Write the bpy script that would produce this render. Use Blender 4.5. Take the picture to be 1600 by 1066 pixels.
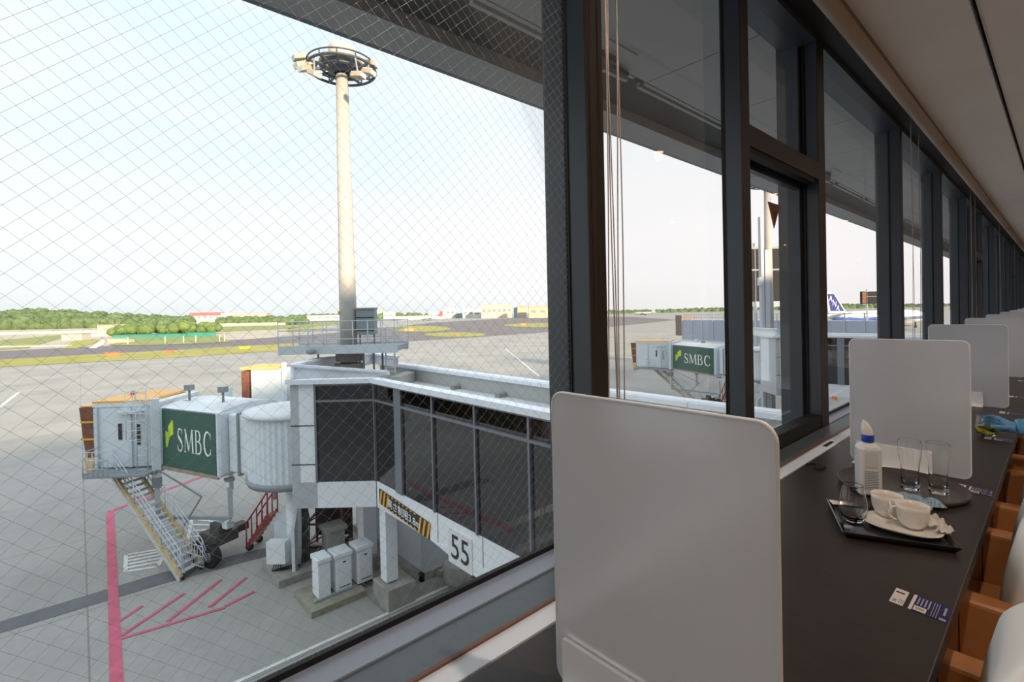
import bpy, bmesh, math, random
from mathutils import Vector, Matrix
random.seed(7)
S = bpy.context.scene
COL = S.collection
for o in list(bpy.data.objects): bpy.data.objects.remove(o)

# ------------------------------------------------------------------ camera
# the camera is the origin of the scene; the table top is 0.62 m below it
F = 765.0; PX, PY = 800.0, 497.0
ROLL, PITCH, YAW = math.radians(-1.27), math.radians(-0.6), math.atan(864/765.)
RM = (Matrix.Rotation(YAW, 4, 'Z') @ Matrix.Rotation(math.pi/2+PITCH, 4, 'X') @ Matrix.Rotation(ROLL, 4, 'Z'))
cd = bpy.data.cameras.new('camera'); cam = bpy.data.objects.new('camera', cd); COL.objects.link(cam)
cam.matrix_world = RM
cd.sensor_width = 36; cd.lens = F/1600*36; cd.shift_y = -(533-PY)/1600.0
cd.clip_start = 0.02; cd.clip_end = 6000
S.camera = cam
S.view_settings.view_transform = 'Standard'; S.view_settings.look = 'None'
S.view_settings.gamma = 1; S.view_settings.use_curve_mapping = False
S.view_settings.exposure = 0.42

# ------------------------------------------------------------------ sky
w = bpy.data.worlds.new('sky'); S.world = w; w.use_nodes = True
nt = w.node_tree; nt.nodes.clear()
def N(nt, typ, **kw):
    n = nt.nodes.new(typ)
    for k, v in kw.items(): setattr(n, k, v)
    return n
tc = N(nt, 'ShaderNodeTexCoord'); sep = N(nt, 'ShaderNodeSeparateXYZ')
nt.links.new(tc.outputs['Generated'], sep.inputs[0])
rp = N(nt, 'ShaderNodeValToRGB'); e = rp.color_ramp.elements
e[0].position = 0.0; e[0].color = (.62, .64, .63, 1)
e[1].position = 1.0; e[1].color = (1.0, 1.15, 1.3, 1)
for p, c in ((.05, (.74, .76, .76)), (.14, (.79, .81, .82)), (.28, (.70, .79, .83)), (.48, (.68, .80, .86)), (.66, (1.0, 1.1, 1.2))):
    el = e.new(p); el.color = c+(1,)
nt.links.new(sep.outputs[2], rp.inputs[0])
mp = N(nt, 'ShaderNodeMapping'); mp.inputs['Scale'].default_value = (1.2, 1.2, 4.5)
nz = N(nt, 'ShaderNodeTexNoise'); nz.inputs['Scale'].default_value = 1.6; nz.inputs['Detail'].default_value = 5; nz.inputs['Roughness'].default_value = .5
nt.links.new(tc.outputs['Generated'], mp.inputs[0]); nt.links.new(mp.outputs[0], nz.inputs[0])
cr = N(nt, 'ShaderNodeValToRGB'); cr.color_ramp.elements[0].position = .45; cr.color_ramp.elements[1].position = .66
cr.color_ramp.elements[0].color = (0, 0, 0, 1); cr.color_ramp.elements[1].color = (.75, .75, .75, 1)
nt.links.new(nz.outputs[0], cr.inputs[0])
mx = N(nt, 'ShaderNodeMixRGB'); mx.inputs[2].default_value = (.80, .81, .82, 1)
nt.links.new(cr.outputs[0], mx.inputs[0]); nt.links.new(rp.outputs[0], mx.inputs[1])
azr = N(nt, 'ShaderNodeMapRange'); azr.inputs[1].default_value = .45; azr.inputs[2].default_value = 1.0; azr.inputs[3].default_value = 0; azr.inputs[4].default_value = .75
nt.links.new(sep.outputs[1], azr.inputs[0])
mx2 = N(nt, 'ShaderNodeMixRGB'); mx2.inputs[2].default_value = (1.02, .96, .96, 1); nt.links.new(azr.outputs[0], mx2.inputs[0]); nt.links.new(mx.outputs[0], mx2.inputs[1]); mx = mx2
bg = N(nt, 'ShaderNodeBackground'); bg.inputs[1].default_value = 1.0
ou = N(nt, 'ShaderNodeOutputWorld')
nt.links.new(mx.outputs[0], bg.inputs[0]); nt.links.new(bg.outputs[0], ou.inputs[0])

# ------------------------------------------------------------------ sun, low behind the terminal
sl = bpy.data.lights.new('sun', 'SUN'); sl.energy = 6.4; sl.color = (1, .80, .56); sl.angle = math.radians(3.5)
so = bpy.data.objects.new('sun', sl); COL.objects.link(so)
so.rotation_euler = Vector((-math.cos(math.radians(17)), .18, -math.sin(math.radians(17)))).to_track_quat('-Z', 'Y').to_euler()
so.location = (30, 0, 30)

# ------------------------------------------------------------------ pixel of the photo -> point of the place
R3 = RM.to_3x3()
def ray(x, y): return R3 @ Vector(((x-PX)/F, -(y-PY)/F, -1.0))
def onz(x, y, z): d = ray(x, y); return d*(z/d.z)
def onx(x, y, X): d = ray(x, y); return d*(X/d.x)
def ony(x, y, Y): d = ray(x, y); return d*(Y/d.y)
FWD = R3 @ Vector((0, 0, -1))
def atd(x, y, dep): d = ray(x, y); return d*(dep/d.dot(FWD))
GZ = -10.0      # apron level
TZ = -.62       # table level
FZ = -1.36      # lounge floor level

# ------------------------------------------------------------------ materials
MATS = {}
def mat(name, col, rough=.6, metal=0, spec=.5, var=0, scale=5, bump=0, emit=None, coat=0, col2=None, coords='Object', detail=4, stretch=None):
    if name in MATS: return MATS[name]
    m = bpy.data.materials.new(name); m.use_nodes = True; t = m.node_tree
    b = t.nodes['Principled BSDF']
    b.inputs['Base Color'].default_value = (*col, 1); b.inputs['Roughness'].default_value = rough
    b.inputs['Metallic'].default_value = metal; b.inputs['Specular IOR Level'].default_value = spec
    if coat: b.inputs['Coat Weight'].default_value = coat; b.inputs['Coat Roughness'].default_value = .1
    if emit: b.inputs['Emission Color'].default_value = (*emit[0], 1); b.inputs['Emission Strength'].default_value = emit[1]
    if var or bump or col2:
        c = N(t, 'ShaderNodeTexCoord'); mpp = N(t, 'ShaderNodeMapping')
        if stretch: mpp.inputs['Scale'].default_value = stretch
        n = N(t, 'ShaderNodeTexNoise'); n.inputs['Scale'].default_value = scale; n.inputs['Detail'].default_value = detail; n.inputs['Roughness'].default_value = .6
        t.links.new(c.outputs[coords], mpp.inputs[0]); t.links.new(mpp.outputs[0], n.inputs[0])
        if var or col2:
            r = N(t, 'ShaderNodeValToRGB'); r.color_ramp.elements[0].position = .3; r.color_ramp.elements[1].position = .7
            c2 = col2 or tuple(min(1, v*(1+var)) for v in col); c1 = col if col2 else tuple(v*(1-var) for v in col)
            r.color_ramp.elements[0].color = (*c1, 1); r.color_ramp.elements[1].color = (*c2, 1)
            t.links.new(n.outputs[0], r.inputs[0]); t.links.new(r.outputs[0], b.inputs['Base Color'])
        if bump:
            bp = N(t, 'ShaderNodeBump'); bp.inputs['Strength'].default_value = bump
            t.links.new(n.outputs[0], bp.inputs['Height']); t.links.new(bp.outputs[0], b.inputs['Normal'])
    MATS[name] = m; return m
def glassmat(name, ior=1.45, tint=(1, 1, 1), rough=0.0):
    m = bpy.data.materials.new(name); m.use_nodes = True; b = m.node_tree.nodes['Principled BSDF']
    b.inputs['Base Color'].default_value = (*tint, 1); b.inputs['Roughness'].default_value = rough
    b.inputs['Transmission Weight'].default_value = 1; b.inputs['IOR'].default_value = ior; return m
def panemat(name, tint, dirt, gloss=.22):
    """thin window pane: lets light straight through, reflects by fresnel, carries fine dust"""
    m = bpy.data.materials.new(name); m.use_nodes = True; t = m.node_tree; t.nodes.clear()
    tr = N(t, 'ShaderNodeBsdfTransparent'); tr.inputs[0].default_value = (*tint, 1)
    gl = N(t, 'ShaderNodeBsdfGlossy'); gl.inputs['Roughness'].default_value = .01
    fr = N(t, 'ShaderNodeFresnel'); fr.inputs[0].default_value = 1.35
    mu = N(t, 'ShaderNodeMath', operation='MULTIPLY'); mu.inputs[1].default_value = gloss
    m1 = N(t, 'ShaderNodeMixShader'); t.links.new(fr.outputs[0], mu.inputs[0]); t.links.new(mu.outputs[0], m1.inputs[0])
    t.links.new(tr.outputs[0], m1.inputs[1]); t.links.new(gl.outputs[0], m1.inputs[2])
    c = N(t, 'ShaderNodeTexCoord'); n = N(t, 'ShaderNodeTexNoise'); n.inputs['Scale'].default_value = 420; n.inputs['Detail'].default_value = 2
    n2 = N(t, 'ShaderNodeTexNoise'); n2.inputs['Scale'].default_value = 3; t.links.new(c.outputs['Object'], n2.inputs[0])
    t.links.new(c.outputs['Object'], n.inputs[0])
    r = N(t, 'ShaderNodeMapRange'); r.inputs[1].default_value = .5; r.inputs[2].default_value = .75; r.inputs[3].default_value = dirt*.25; r.inputs[4].default_value = dirt*3
    t.links.new(n.outputs[0], r.inputs[0])
    mm = N(t, 'ShaderNodeMath', operation='MULTIPLY'); t.links.new(r.outputs[0], mm.inputs[0]); t.links.new(n2.outputs[0], mm.inputs[1])
    sx = N(t, 'ShaderNodeSeparateXYZ'); t.links.new(c.outputs['Object'], sx.inputs[0])
    hr = N(t, 'ShaderNodeMapRange'); hr.inputs[1].default_value = .0; hr.inputs[2].default_value = 1.0; hr.inputs[3].default_value = .15; hr.inputs[4].default_value = 1.2; t.links.new(sx.outputs[2], hr.inputs[0])
    mk = N(t, 'ShaderNodeMath', operation='MULTIPLY'); t.links.new(mm.outputs[0], mk.inputs[0]); t.links.new(hr.outputs[0], mk.inputs[1]); mm = mk
    df = N(t, 'ShaderNodeBsdfTranslucent'); df.inputs[0].default_value = (.8, .8, .8, 1)
    m2 = N(t, 'ShaderNodeMixShader'); t.links.new(mm.outputs[0], m2.inputs[0]); t.links.new(m1.outputs[0], m2.inputs[1]); t.links.new(df.outputs[0], m2.inputs[2])
    o = N(t, 'ShaderNodeOutputMaterial'); t.links.new(m2.outputs[0], o.inputs[0]); return m

M_frame = mat('dark_frame_paint', (.036, .049, .070), .38, .0, .6)
M_frame_warm = mat('frame_warm_reflection', (.030, .021, .017), .4, .3)  # brown puts the warm room's reflection into the colour of inner frame faces
M_gasket = mat('black_gasket', (.004, .004, .005), .6)
M_sill = mat('grey_sill', (.11, .14, .165), .42, .2, var=.06, scale=60)
M_white = mat('white_paint', (.62, .64, .66), .45)
M_ceil = mat('ceiling_plaster', (.80, .76, .73), .8, var=.03, scale=2)
M_table = mat('dark_wood_table', (.022, .016, .014), .40, col2=(.036, .026, .022), scale=9, stretch=(1, 9, 1), detail=6)
M_frost = None
M_conc = mat('concrete', (.30, .29, .26), .85, var=.2, scale=3)
M_steel = mat('galvanised_steel', (.55, .59, .62), .5, .2)
M_panelw = mat('white_cladding', (.80, .83, .85), .4, var=.03, scale=.6)
M_bridge = mat('pale_blue_bridge_metal', (.68, .74, .77), .45, 0, var=.04, scale=1.5)
M_bridge_roof = mat('bridge_roof', (.72, .74, .75), .6, var=.08, scale=1)
M_tint = mat('tinted_pier_glass', (.012, .012, .014), .04, 0, .9)
M_mull = mat('pier_mullion', (.19, .21, .24), .4, .3)
M_red = mat('safety_red', (.42, .05, .06), .5)
M_black = mat('black_rubber', (.01, .01, .011), .6)
M_yell = mat('warning_yellow', (.75, .38, .03), .5)
M_orange = mat('orange_canopy', (.80, .45, .16), .7)
M_brown = mat('brown_bellows', (.20, .075, .04), .7, var=.3, scale=4)
M_green = mat('green_advert_panel', (.028, .105, .075), .5)
M_lime = mat('lime_logo', (.42, .62, .02), .5)
M_lime2 = mat('yellow_lime_logo', (.62, .75, .03), .5)
M_letw = mat('white_lettering', (.85, .87, .85), .5)
M_letk = mat('black_lettering', (.015, .015, .015), .5)
M_mast = mat('mast_paint', (.44, .42, .38), .6, var=.05, scale=1.2)
M_grey = mat('mid_grey_paint', (.25, .28, .29), .5)
M_pink = mat('pink_apron_paint', (.50, .10, .16), .8, var=.15, scale=2)
M_linew = mat('white_apron_paint', (.60, .61, .58), .8, var=.1, scale=3)
M_chrome = mat('dull_metal', (.3, .3, .31), .3, .8)

# ------------------------------------------------------------------ mesh builder
class MB:
    def __init__(s): s.v = []; s.f = []; s.mi = []; s.sm = []; s.cur = 0; s.smooth = False
    def add(s, vs, fs, smooth=None):
        o = len(s.v); s.v += [Vector(v) for v in vs]
        for f in fs: s.f.append([o+i for i in f]); s.mi.append(s.cur); s.sm.append(s.smooth if smooth is None else smooth)
        return s
    def box(s, x0, x1, y0, y1, z0, z1):
        vs = [(x, y, z) for x in (x0, x1) for y in (y0, y1) for z in (z0, z1)]
        return s.add(vs, [(0, 1, 3, 2), (4, 6, 7, 5), (0, 4, 5, 1), (2, 3, 7, 6), (0, 2, 6, 4), (1, 5, 7, 3)])
    def obox(s, c, ax, ay, az):
        """box with centre c and half-axis vectors"""
        c, ax, ay, az = map(Vector, (c, ax, ay, az))
        vs = [c+i*ax+j*ay+k*az for i in (-1, 1) for j in (-1, 1) for k in (-1, 1)]
        return s.add(vs, [(0, 1, 3, 2), (4, 6, 7, 5), (0, 4, 5, 1), (2, 3, 7, 6), (0, 2, 6, 4), (1, 5, 7, 3)])
    def prism(s, poly, z0, z1):
        n = len(poly)
        vs = [(p[0], p[1], z0) for p in poly]+[(p[0], p[1], z1) for p in poly]
        fs = [tuple(range(n))[::-1], tuple(range(n, 2*n))]+[(i, (i+1) % n, n+(i+1) % n, n+i) for i in range(n)]
        return s.add(vs, fs)
    def slab(s, pts, off):
        """flat polygon of 3D points, thickened by the vector off"""
        off = Vector(off); n = len(pts); a = [Vector(p) for p in pts]; b = [p+off for p in a]
        return s.add(a+b, [tuple(range(n))[::-1], tuple(range(n, 2*n))]+[(i, (i+1) % n, n+(i+1) % n, n+i) for i in range(n)])
    def bar(s, p, q, w, h=None, up=(0, 0, 1)):
        p, q = Vector(p), Vector(q); h = h or w; d = (q-p); L = d.length
        if L < 1e-9: return s
        d.normalize(); up = Vector(up)
        if abs(d.dot(up)) > .98: up = Vector((1, 0, 0))
        a = d.cross(up).normalized(); b = a.cross(d)
        return s.obox((p+q)/2, d*L/2, a*w/2, b*h/2)
    def tube(s, pts, r, n=8, cap=True):
        pts = [Vector(p) for p in pts]; rings = []; rs = r if isinstance(r, (list, tuple)) else [r]*len(pts)
        prev = None
        for i, p in enumerate(pts):
            d = (pts[min(i+1, len(pts)-1)]-pts[max(i-1, 0)])
            d = d.normalized() if d.length > 1e-9 else Vector((0, 0, 1))
            if prev is None:
                up = Vector((0, 0, 1)) if abs(d.z) < .95 else Vector((1, 0, 0)); a = d.cross(up).normalized()
            else: a = (prev-d*prev.dot(d)); a = a.normalized() if a.length > 1e-6 else d.orthogonal().normalized()
            prev = a; b = d.cross(a)
            rings.append([p+(a*math.cos(2*math.pi*k/n)+b*math.sin(2*math.pi*k/n))*rs[i] for k in range(n)])
        vs = [v for g in rings for v in g]
        fs = [(i*n+k, i*n+(k+1) % n, (i+1)*n+(k+1) % n, (i+1)*n+k) for i in range(len(pts)-1) for k in range(n)]
        s.add(vs, fs, True)
        if cap: s.add(rings[0], [tuple(range(n))[::-1]], False); s.add(rings[-1], [tuple(range(n))], False)
        return s
    def lathe(s, prof, c=(0, 0, 0), n=32, sx=1, sy=1, a0=0, a1=2*math.pi, smooth=True):
        c = Vector(c); full = abs(a1-a0-2*math.pi) < 1e-6; m = n if full else n+1
        vs = [c+Vector((r*math.cos(a0+(a1-a0)*k/n)*sx, r*math.sin(a0+(a1-a0)*k/n)*sy, z)) for r, z in prof for k in range(m)]
        fs = []
        for i in range(len(prof)-1):
            for k in range(n):
                k2 = (k+1) % m; fs.append((i*m+k, i*m+k2, (i+1)*m+k2, (i+1)*m+k))
        return s.add(vs, fs, smooth)
    def ball(s, c, r, n=10, sz=(1, 1, 1)):
        prof = [(max(1e-4, r*math.sin(math.pi*i/n)), -r*math.cos(math.pi*i/n)*sz[2]) for i in range(n+1)]
        return s.lathe(prof, c, max(8, n), sz[0], sz[1])
    def build(s, name, mats, parent=None, bevel=0, subsurf=0, seg=2):
        me = bpy.data.meshes.new(name); me.from_pydata([tuple(v) for v in s.v], [], s.f)
        mats = mats if isinstance(mats, (list, tuple)) else [mats]
        for m in mats: me.materials.append(m)
        me.polygons.foreach_set('material_index', s.mi); me.polygons.foreach_set('use_smooth', s.sm)
        bm = bmesh.new(); bm.from_mesh(me); bmesh.ops.remove_doubles(bm, verts=bm.verts, dist=1e-6)
        bmesh.ops.recalc_face_normals(bm, faces=bm.faces); bm.to_mesh(me); bm.free()
        o = bpy.data.objects.new(name, me); COL.objects.link(o)
        if parent: attach(o, parent)
        if bevel:
            b = o.modifiers.new('bevel', 'BEVEL'); b.width = bevel; b.segments = seg; b.limit_method = 'ANGLE'; b.angle_limit = .7
        if subsurf: b = o.modifiers.new('sub', 'SUBSURF'); b.levels = b.render_levels = subsurf
        return o
def wmat(o):
    m = o.matrix_basis.copy()
    if o.parent: m = wmat(o.parent) @ o.matrix_parent_inverse @ m
    return m
def attach(o, parent): o.parent = parent; o.matrix_parent_inverse = wmat(parent).inverted()
def thing(name, label, cat, loc=(0, 0, 0), group=None):
    o = bpy.data.objects.new(name, None); COL.objects.link(o); o.location = loc; o.empty_display_size = .1
    o['label'] = label; o['category'] = cat
    if group: o['group'] = group
    return o
def tag(o, label, cat, group=None, kind=None):
    o['label'] = label; o['category'] = cat
    if group: o['group'] = group
    if kind: o['kind'] = kind
    return o
def struct(o): o['kind'] = 'structure'; return o
def copy_tree(o, parent=None):
    c = o.copy(); COL.objects.link(c)
    if parent: inv = o.matrix_parent_inverse.copy(); c.parent = parent; c.matrix_parent_inverse = inv
    for ch in list(o.children): copy_tree(ch, c)
    return c
def moved(root, delta, label, rz=0):
    c = copy_tree(root); c.location = root.location+Vector(delta); c['label'] = label
    if rz: c.rotation_euler.z = root.rotation_euler.z+rz
    return c
def text(name, body, o, xd, yd, h, m, parent=None, width=None, ext=.0005, bold=0):
    """lettering standing at o, running along xd, upright along yd, cap height h"""
    cu = bpy.data.curves.new('t', 'FONT'); cu.body = body; cu.size = 1; cu.offset = bold
    to = bpy.data.objects.new('t', cu); COL.objects.link(to); bpy.context.view_layer.update()
    me = bpy.data.meshes.new_from_object(to.evaluated_get(bpy.context.evaluated_depsgraph_get()))
    bpy.data.objects.remove(to)
    if not me.vertices: return None
    xs = [v.co.x for v in me.vertices]; ys = [v.co.y for v in me.vertices]
    x0, x1, y0, y1 = min(xs), max(xs), min(ys), max(ys)
    sx = (width/(x1-x0)) if width else h/(y1-y0); sy = h/(y1-y0)
    xd, yd = Vector(xd).normalized(), Vector(yd).normalized(); nn = xd.cross(yd)
    o = Vector(o)
    for v in me.vertices: v.co = o+xd*(v.co.x-x0)*sx+yd*(v.co.y-y0)*sy+nn*ext
    me.materials.clear(); me.materials.append(m); me.name = name
    ob = bpy.data.objects.new(name, me); COL.objects.link(ob)
    if parent: attach(ob, parent)
    return ob
def ribbon(mb, pts, ws, o, xd, yd):
    """brush stroke in letter space turned into quads on the plane o, xd, yd"""
    n = len(pts); L = []; Rr = []
    for i, p in enumerate(pts):
        a = pts[max(0, i-1)]; b = pts[min(n-1, i+1)]; dx, dy = b[0]-a[0], b[1]-a[1]; l = math.hypot(dx, dy) or 1
        nx, ny = -dy/l, dx/l; w_ = ws[i]/2 if isinstance(ws, (list, tuple)) else ws/2
        L.append((p[0]+nx*w_, p[1]+ny*w_)); Rr.append((p[0]-nx*w_, p[1]-ny*w_))
    V = lambda p: Vector(o)+xd*p[0]+yd*p[1]
    mb.add([V(p) for p in L]+[V(p) for p in Rr], [(i, i+1, n+i+1, n+i) for i in range(n-1)])
def arc(cx, cy, rx, ry, a0, a1, n=12): return [(cx+rx*math.cos(math.radians(a0+(a1-a0)*i/n)), cy+ry*math.sin(math.radians(a0+(a1-a0)*i/n))) for i in range(n+1)]

# ================================================================== GROUND
def ground_mat():
    m = bpy.data.materials.new('apron_concrete'); m.use_nodes = True; t = m.node_tree; b = t.nodes['Principled BSDF']
    c = N(t, 'ShaderNodeTexCoord'); b.inputs['Roughness'].default_value = .85
    n1 = N(t, 'ShaderNodeTexNoise'); n1.inputs['Scale'].default_value = .12; n1.inputs['Detail'].default_value = 8; n1.inputs['Roughness'].default_value = .62
    n2 = N(t, 'ShaderNodeTexNoise'); n2.inputs['Scale'].default_value = 3.5; n2.inputs['Detail'].default_value = 5
    t.links.new(c.outputs['Object'], n1.inputs[0]); t.links.new(c.outputs['Object'], n2.inputs[0])
    r = N(t, 'ShaderNodeValToRGB'); r.color_ramp.elements[0].position = .3; r.color_ramp.elements[0].color = (.255, .25, .232, 1)
    r.color_ramp.elements[1].position = .7; r.color_ramp.elements[1].color = (.37, .36, .33, 1)
    t.links.new(n1.outputs[0], r.inputs[0])
    r2 = N(t, 'ShaderNodeMapRange'); r2.inputs[3].default_value = .86; r2.inputs[4].default_value = 1.1; t.links.new(n2.outputs[0], r2.inputs[0])
    mu = N(t, 'ShaderNodeMixRGB', blend_type='MULTIPLY'); mu.inputs[0].default_value = 1
    t.links.new(r.outputs[0], mu.inputs[1]); t.links.new(r2.outputs[0], mu.inputs[2])
    br = N(t, 'ShaderNodeTexBrick'); br.offset = 0; br.inputs['Scale'].default_value = 1; br.inputs['Brick Width'].default_value = 7.5; br.inputs['Row Height'].default_value = 7.5
    br.inputs['Mortar Size'].default_value = .03; br.inputs['Mortar Smooth'].default_value = .2
    br.inputs['Color1'].default_value = br.inputs['Color2'].default_value = (1, 1, 1, 1); br.inputs['Mortar'].default_value = (.66, .66, .64, 1)
    t.links.new(c.outputs['Object'], br.inputs[0])
    m3 = N(t, 'ShaderNodeMixRGB', blend_type='MULTIPLY'); m3.inputs[0].default_value = 1
    t.links.new(mu.outputs[0], m3.inputs[1]); t.links.new(br.outputs[0], m3.inputs[2]); t.links.new(m3.outputs[0], b.inputs['Base Color'])
    return m
def strip(name, pts, z, m, th=.02):
    mb = MB(); mb.prism([(p[0], p[1]) for p in pts], GZ+z-th, GZ+z); return struct(mb.build(name, m))
mb = MB(); mb.box(-3000, 40, -900, 3500, GZ-1, GZ); struct(mb.build('apron_ground', ground_mat()))
M_asph = mat('taxiway_asphalt', (.15, .135, .14), .9, var=.15, scale=.05)
M_tarm = mat('dark_joint_sealing', (.12, .125, .13), .85, var=.15, scale=1)
M_grass = mat('airfield_grass', (.26, .25, .045), .9, col2=(.36, .33, .09), scale=.08)
M_grass2 = mat('mound_grass', (.16, .2, .05), .9, col2=(.28, .3, .1), scale=.15)
M_sand = mat('bare_earth', (.42, .37, .29), .9, var=.15, scale=.05)
strip('far_field', [(-262, -700), (-262, 70), (-900, 400), (-2900, 900), (-2900, -850)], .05, M_sand)
strip('taxiway_strip', [(-262, -700), (-198, -700), (-198, 70), (-262, 70)], .08, M_asph)
strip('taxiway_field', [(-200, 55), (-166, 70), (-166, 125), (-172, 200), (-240, 420), (-430, 620), (-700, 620), (-520, 330), (-300, 120), (-262, 60)], .07, M_asph)
strip('grass_verge', [(-198, -60), (-172, -50), (-158, 20), (-158, 62), (-198, 62)], .09, M_grass)
strip('grass_verge', [(-166, -300), (-157, -300), (-160, -30), (-172, -30)], .06, M_asph)
def island(x0, x1, yc, hy):
    pts = []
    for i in range(28):
        a = 2*math.pi*i/28; p = onz((x0+x1)/2+(x1-x0)/2*math.cos(a), yc+hy*math.sin(a), GZ); pts.append(p)
    return pts
for (a, b, c, h) in ((603, 704, 514, 4.6), (663, 760, 523.2, 3.4), (788, 900, 508.5, 3.2)):
    strip('grass_island', island(a, b, c, h), .14, M_grass)
def fieldpoly(name, pix, z, m): strip(name, [onz(x, y, GZ) for x, y in pix], z, m)
fieldpoly('meadow', [(345, 519), (345, 511), (450, 505), (530, 500), (530, 508), (450, 514)], .16, M_grass2)
fieldpoly('meadow', [(0, 532), (105, 523), (100, 528), (40, 545), (0, 547)], .16, M_grass2)
fieldpoly('meadow', [(112, 534), (135, 529), (160, 533), (120, 545), (100, 545)], .17, M_grass)
fieldpoly('meadow', [(450, 513), (500, 511), (506, 514), (450, 521)], .16, M_grass)
# pavement joints and stains
fieldpoly('dark_sealed_strip', [(-60, 1000), (0, 972), (250, 896), (400, 860), (470, 846), (470, 858), (400, 874), (250, 914), (0, 990), (-60, 1018)], .012, M_tarm)
# painted lines
def line(name, p, q, wd, m, z=.02):
    p = Vector((p[0], p[1], 0)); q = Vector((q[0], q[1], 0)); d = (q-p).normalized(); n = Vector((-d.y, d.x, 0))*wd/2
    mb = MB(); mb.prism([(p-n)[:2], (q-n)[:2], (q+n)[:2], (p+n)[:2]], GZ+.001, GZ+z); return struct(mb.build(name, m))
g = lambda x, y: onz(x, y, GZ)
line('pink_marking', g(172, 800), g(183, 1090), .3, M_pink)
line('pink_marking', g(172, 800), g(262, 765), .28, M_pink, .021)
line('pink_marking', g(262, 765), g(345, 735), .28, M_pink, .021)
for a, b in (((185, 1000), (352, 950)), ((352, 948), (398, 925)), ((190, 994), (288, 928)), ((262, 972), (345, 907)), ((327, 950), (385, 903)), ((184, 973), (222, 948))):
    line('pink_marking', g(*a), g(*b), .13, M_pink, .022)
_a, _b = g(400, 1053), g(736, 900)
line('white_stand_line', _a+(_a-_b)*1.5, _b+(_b-_a)*.5, .13, M_linew)
line('white_stand_line', g(0, 636), g(30, 613), .35, M_linew)
for a, b in (((790, 545), (842, 588)),): line('white_stand_line', g(*a), g(*b), .3, M_linew)
def hatch(P, n=5):
    a, b, c, d = [g(*p) for p in P]
    for u, v in ((a, b), (b, c), (c, d), (d, a)): line('white_hatch_marking', u, v, .14, M_linew, .025)
    for i in range(1, n): line('white_hatch_marking', a.lerp(d, i/n), b.lerp(c, min(1, (i+.25)/n)), .16, M_linew, .024)
hatch([(196, 894), (247, 886), (262, 857), (197, 868)])
hatch([(292, 850), (336, 846), (338, 816), (300, 812)], 4)

# ================================================================== LOUNGE SHELL
YN, YF = -4.0, 36.0          # near and far ends of the lounge
XB = 6.0                     # back wall
M_floor = mat('beige_carpet', (.30, .25, .21), .95, var=.3, scale=20)
M_wallin = mat('lounge_wall', (.50, .44, .39), .8)
mb = MB(); mb.box(-.9, XB, YN, YF, FZ-.2, FZ); struct(mb.build('floor', M_floor))
mb = MB()
mb.box(-.262, XB, YN, YF, 1.40, 1.55); mb.box(-.262, XB, YN, YF, 1.55, 1.6)
mb.box(-.69, -.285, YN, YF, 1.40, 1.55); mb.box(-.7, -.25, YN, YF, 1.55, 1.6)
struct(mb.build('ceiling', M_ceil))
mb = MB(); mb.box(-.287, -.283, YN, YF, 1.396, 1.55); mb.box(-.264, -.260, YN, YF, 1.396, 1.55); struct(mb.build('trim_1', M_white))
mb = MB(); mb.box(-.2832, -.264, YN, YF, 1.45, 1.549); struct(mb.build('ceiling_slot', M_gasket))
mb = MB(); mb.box(XB, XB+.2, YN, YF, FZ, 1.6); struct(mb.build('wall_right', M_wallin))
mb = MB(); mb.box(-.9, XB, YF, YF+.2, FZ, 1.6); struct(mb.build('wall_far', M_wallin))
mb = MB(); mb.box(-.9, XB, YN-.2, YN, FZ, 1.6); struct(mb.build('wall_near', M_wallin))
mb = MB(); mb.box(-.9, -.80, YN, YF, FZ, -.66); struct(mb.build('wall_left', M_wallin))
mb = MB(); mb.box(-.9, -.70, YN, YF, 1.36, 1.6); struct(mb.build('window_header', M_gasket))
# terminal body: facade below and upper storeys above, roof
M_fac = mat('terminal_facade', (.30, .31, .32), .6)
mb = MB(); mb.box(-.98, 10, -40, 36.3, 1.6, 6.7); struct(mb.build('wall_upper_storey', M_fac))
mb = MB(); mb.box(-.98, 10, -40, 36.3, GZ, FZ-.2); mb.box(-.98, -.9, -40, 36.3, FZ-.2, -.66); struct(mb.build('wall_lower_storey', M_fac))
mb = MB(); mb.box(-.98, -.9, -40, YN, -.66, 1.6); mb.box(XB+.2, 10, -40, 36.3, FZ-.2, 1.6); struct(mb.build('wall_outer', M_fac))
mb = MB(); mb.box(-.98, 10, 36.3, 130, GZ, 7.0); struct(mb.build('wall_far_wing', M_fac))
# eave soffit outside
M_soff = mat('grey_soffit', (.40, .405, .41), .6, var=.05, scale=2)
M_soffd = mat('dark_soffit_louvre', (.03, .032, .036), .7)
mb = MB()
y = -20.0 - .3; yj = 3.32
k0 = -22
for k in range(k0, 60):
    a = yj+1.09*k+.006; b = a+1.09-.012
    if b > 60: break
    mb.box(-2.12, -.98, a, b, 1.75, 1.79)
struct(mb.build('soffit_panels', M_soff))
mb = MB(); mb.box(-2.92, -.9, -25, 60, 1.79, 2.05); struct(mb.build('soffit_backing', M_soffd))
mb = MB()
for k in range(-14, 50):
    a = yj+1.635*k
    if a > 58: break
    mb.box(-2.165, -2.135, a+.02, a+1.5, 1.752, 1.79); mb.box(-2.23, -2.20, a+.02, a+1.5, 1.752, 1.79)
struct(mb.build('soffit_louvre_slats', M_soff))
mb = MB()
for k in range(-7, 20):
    a = yj+3.27*k; mb.box(-2.86, -2.58, a+.008, a+3.262, 1.70, 1.79)
struct(mb.build('soffit_gutter_panels', M_soff))
mb = MB(); mb.box(-2.96, -2.86, -25, 60, 1.735, 2.1); struct(mb.build('fascia', mat('fascia_grey', (.12, .14, .17), .4)))
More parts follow.
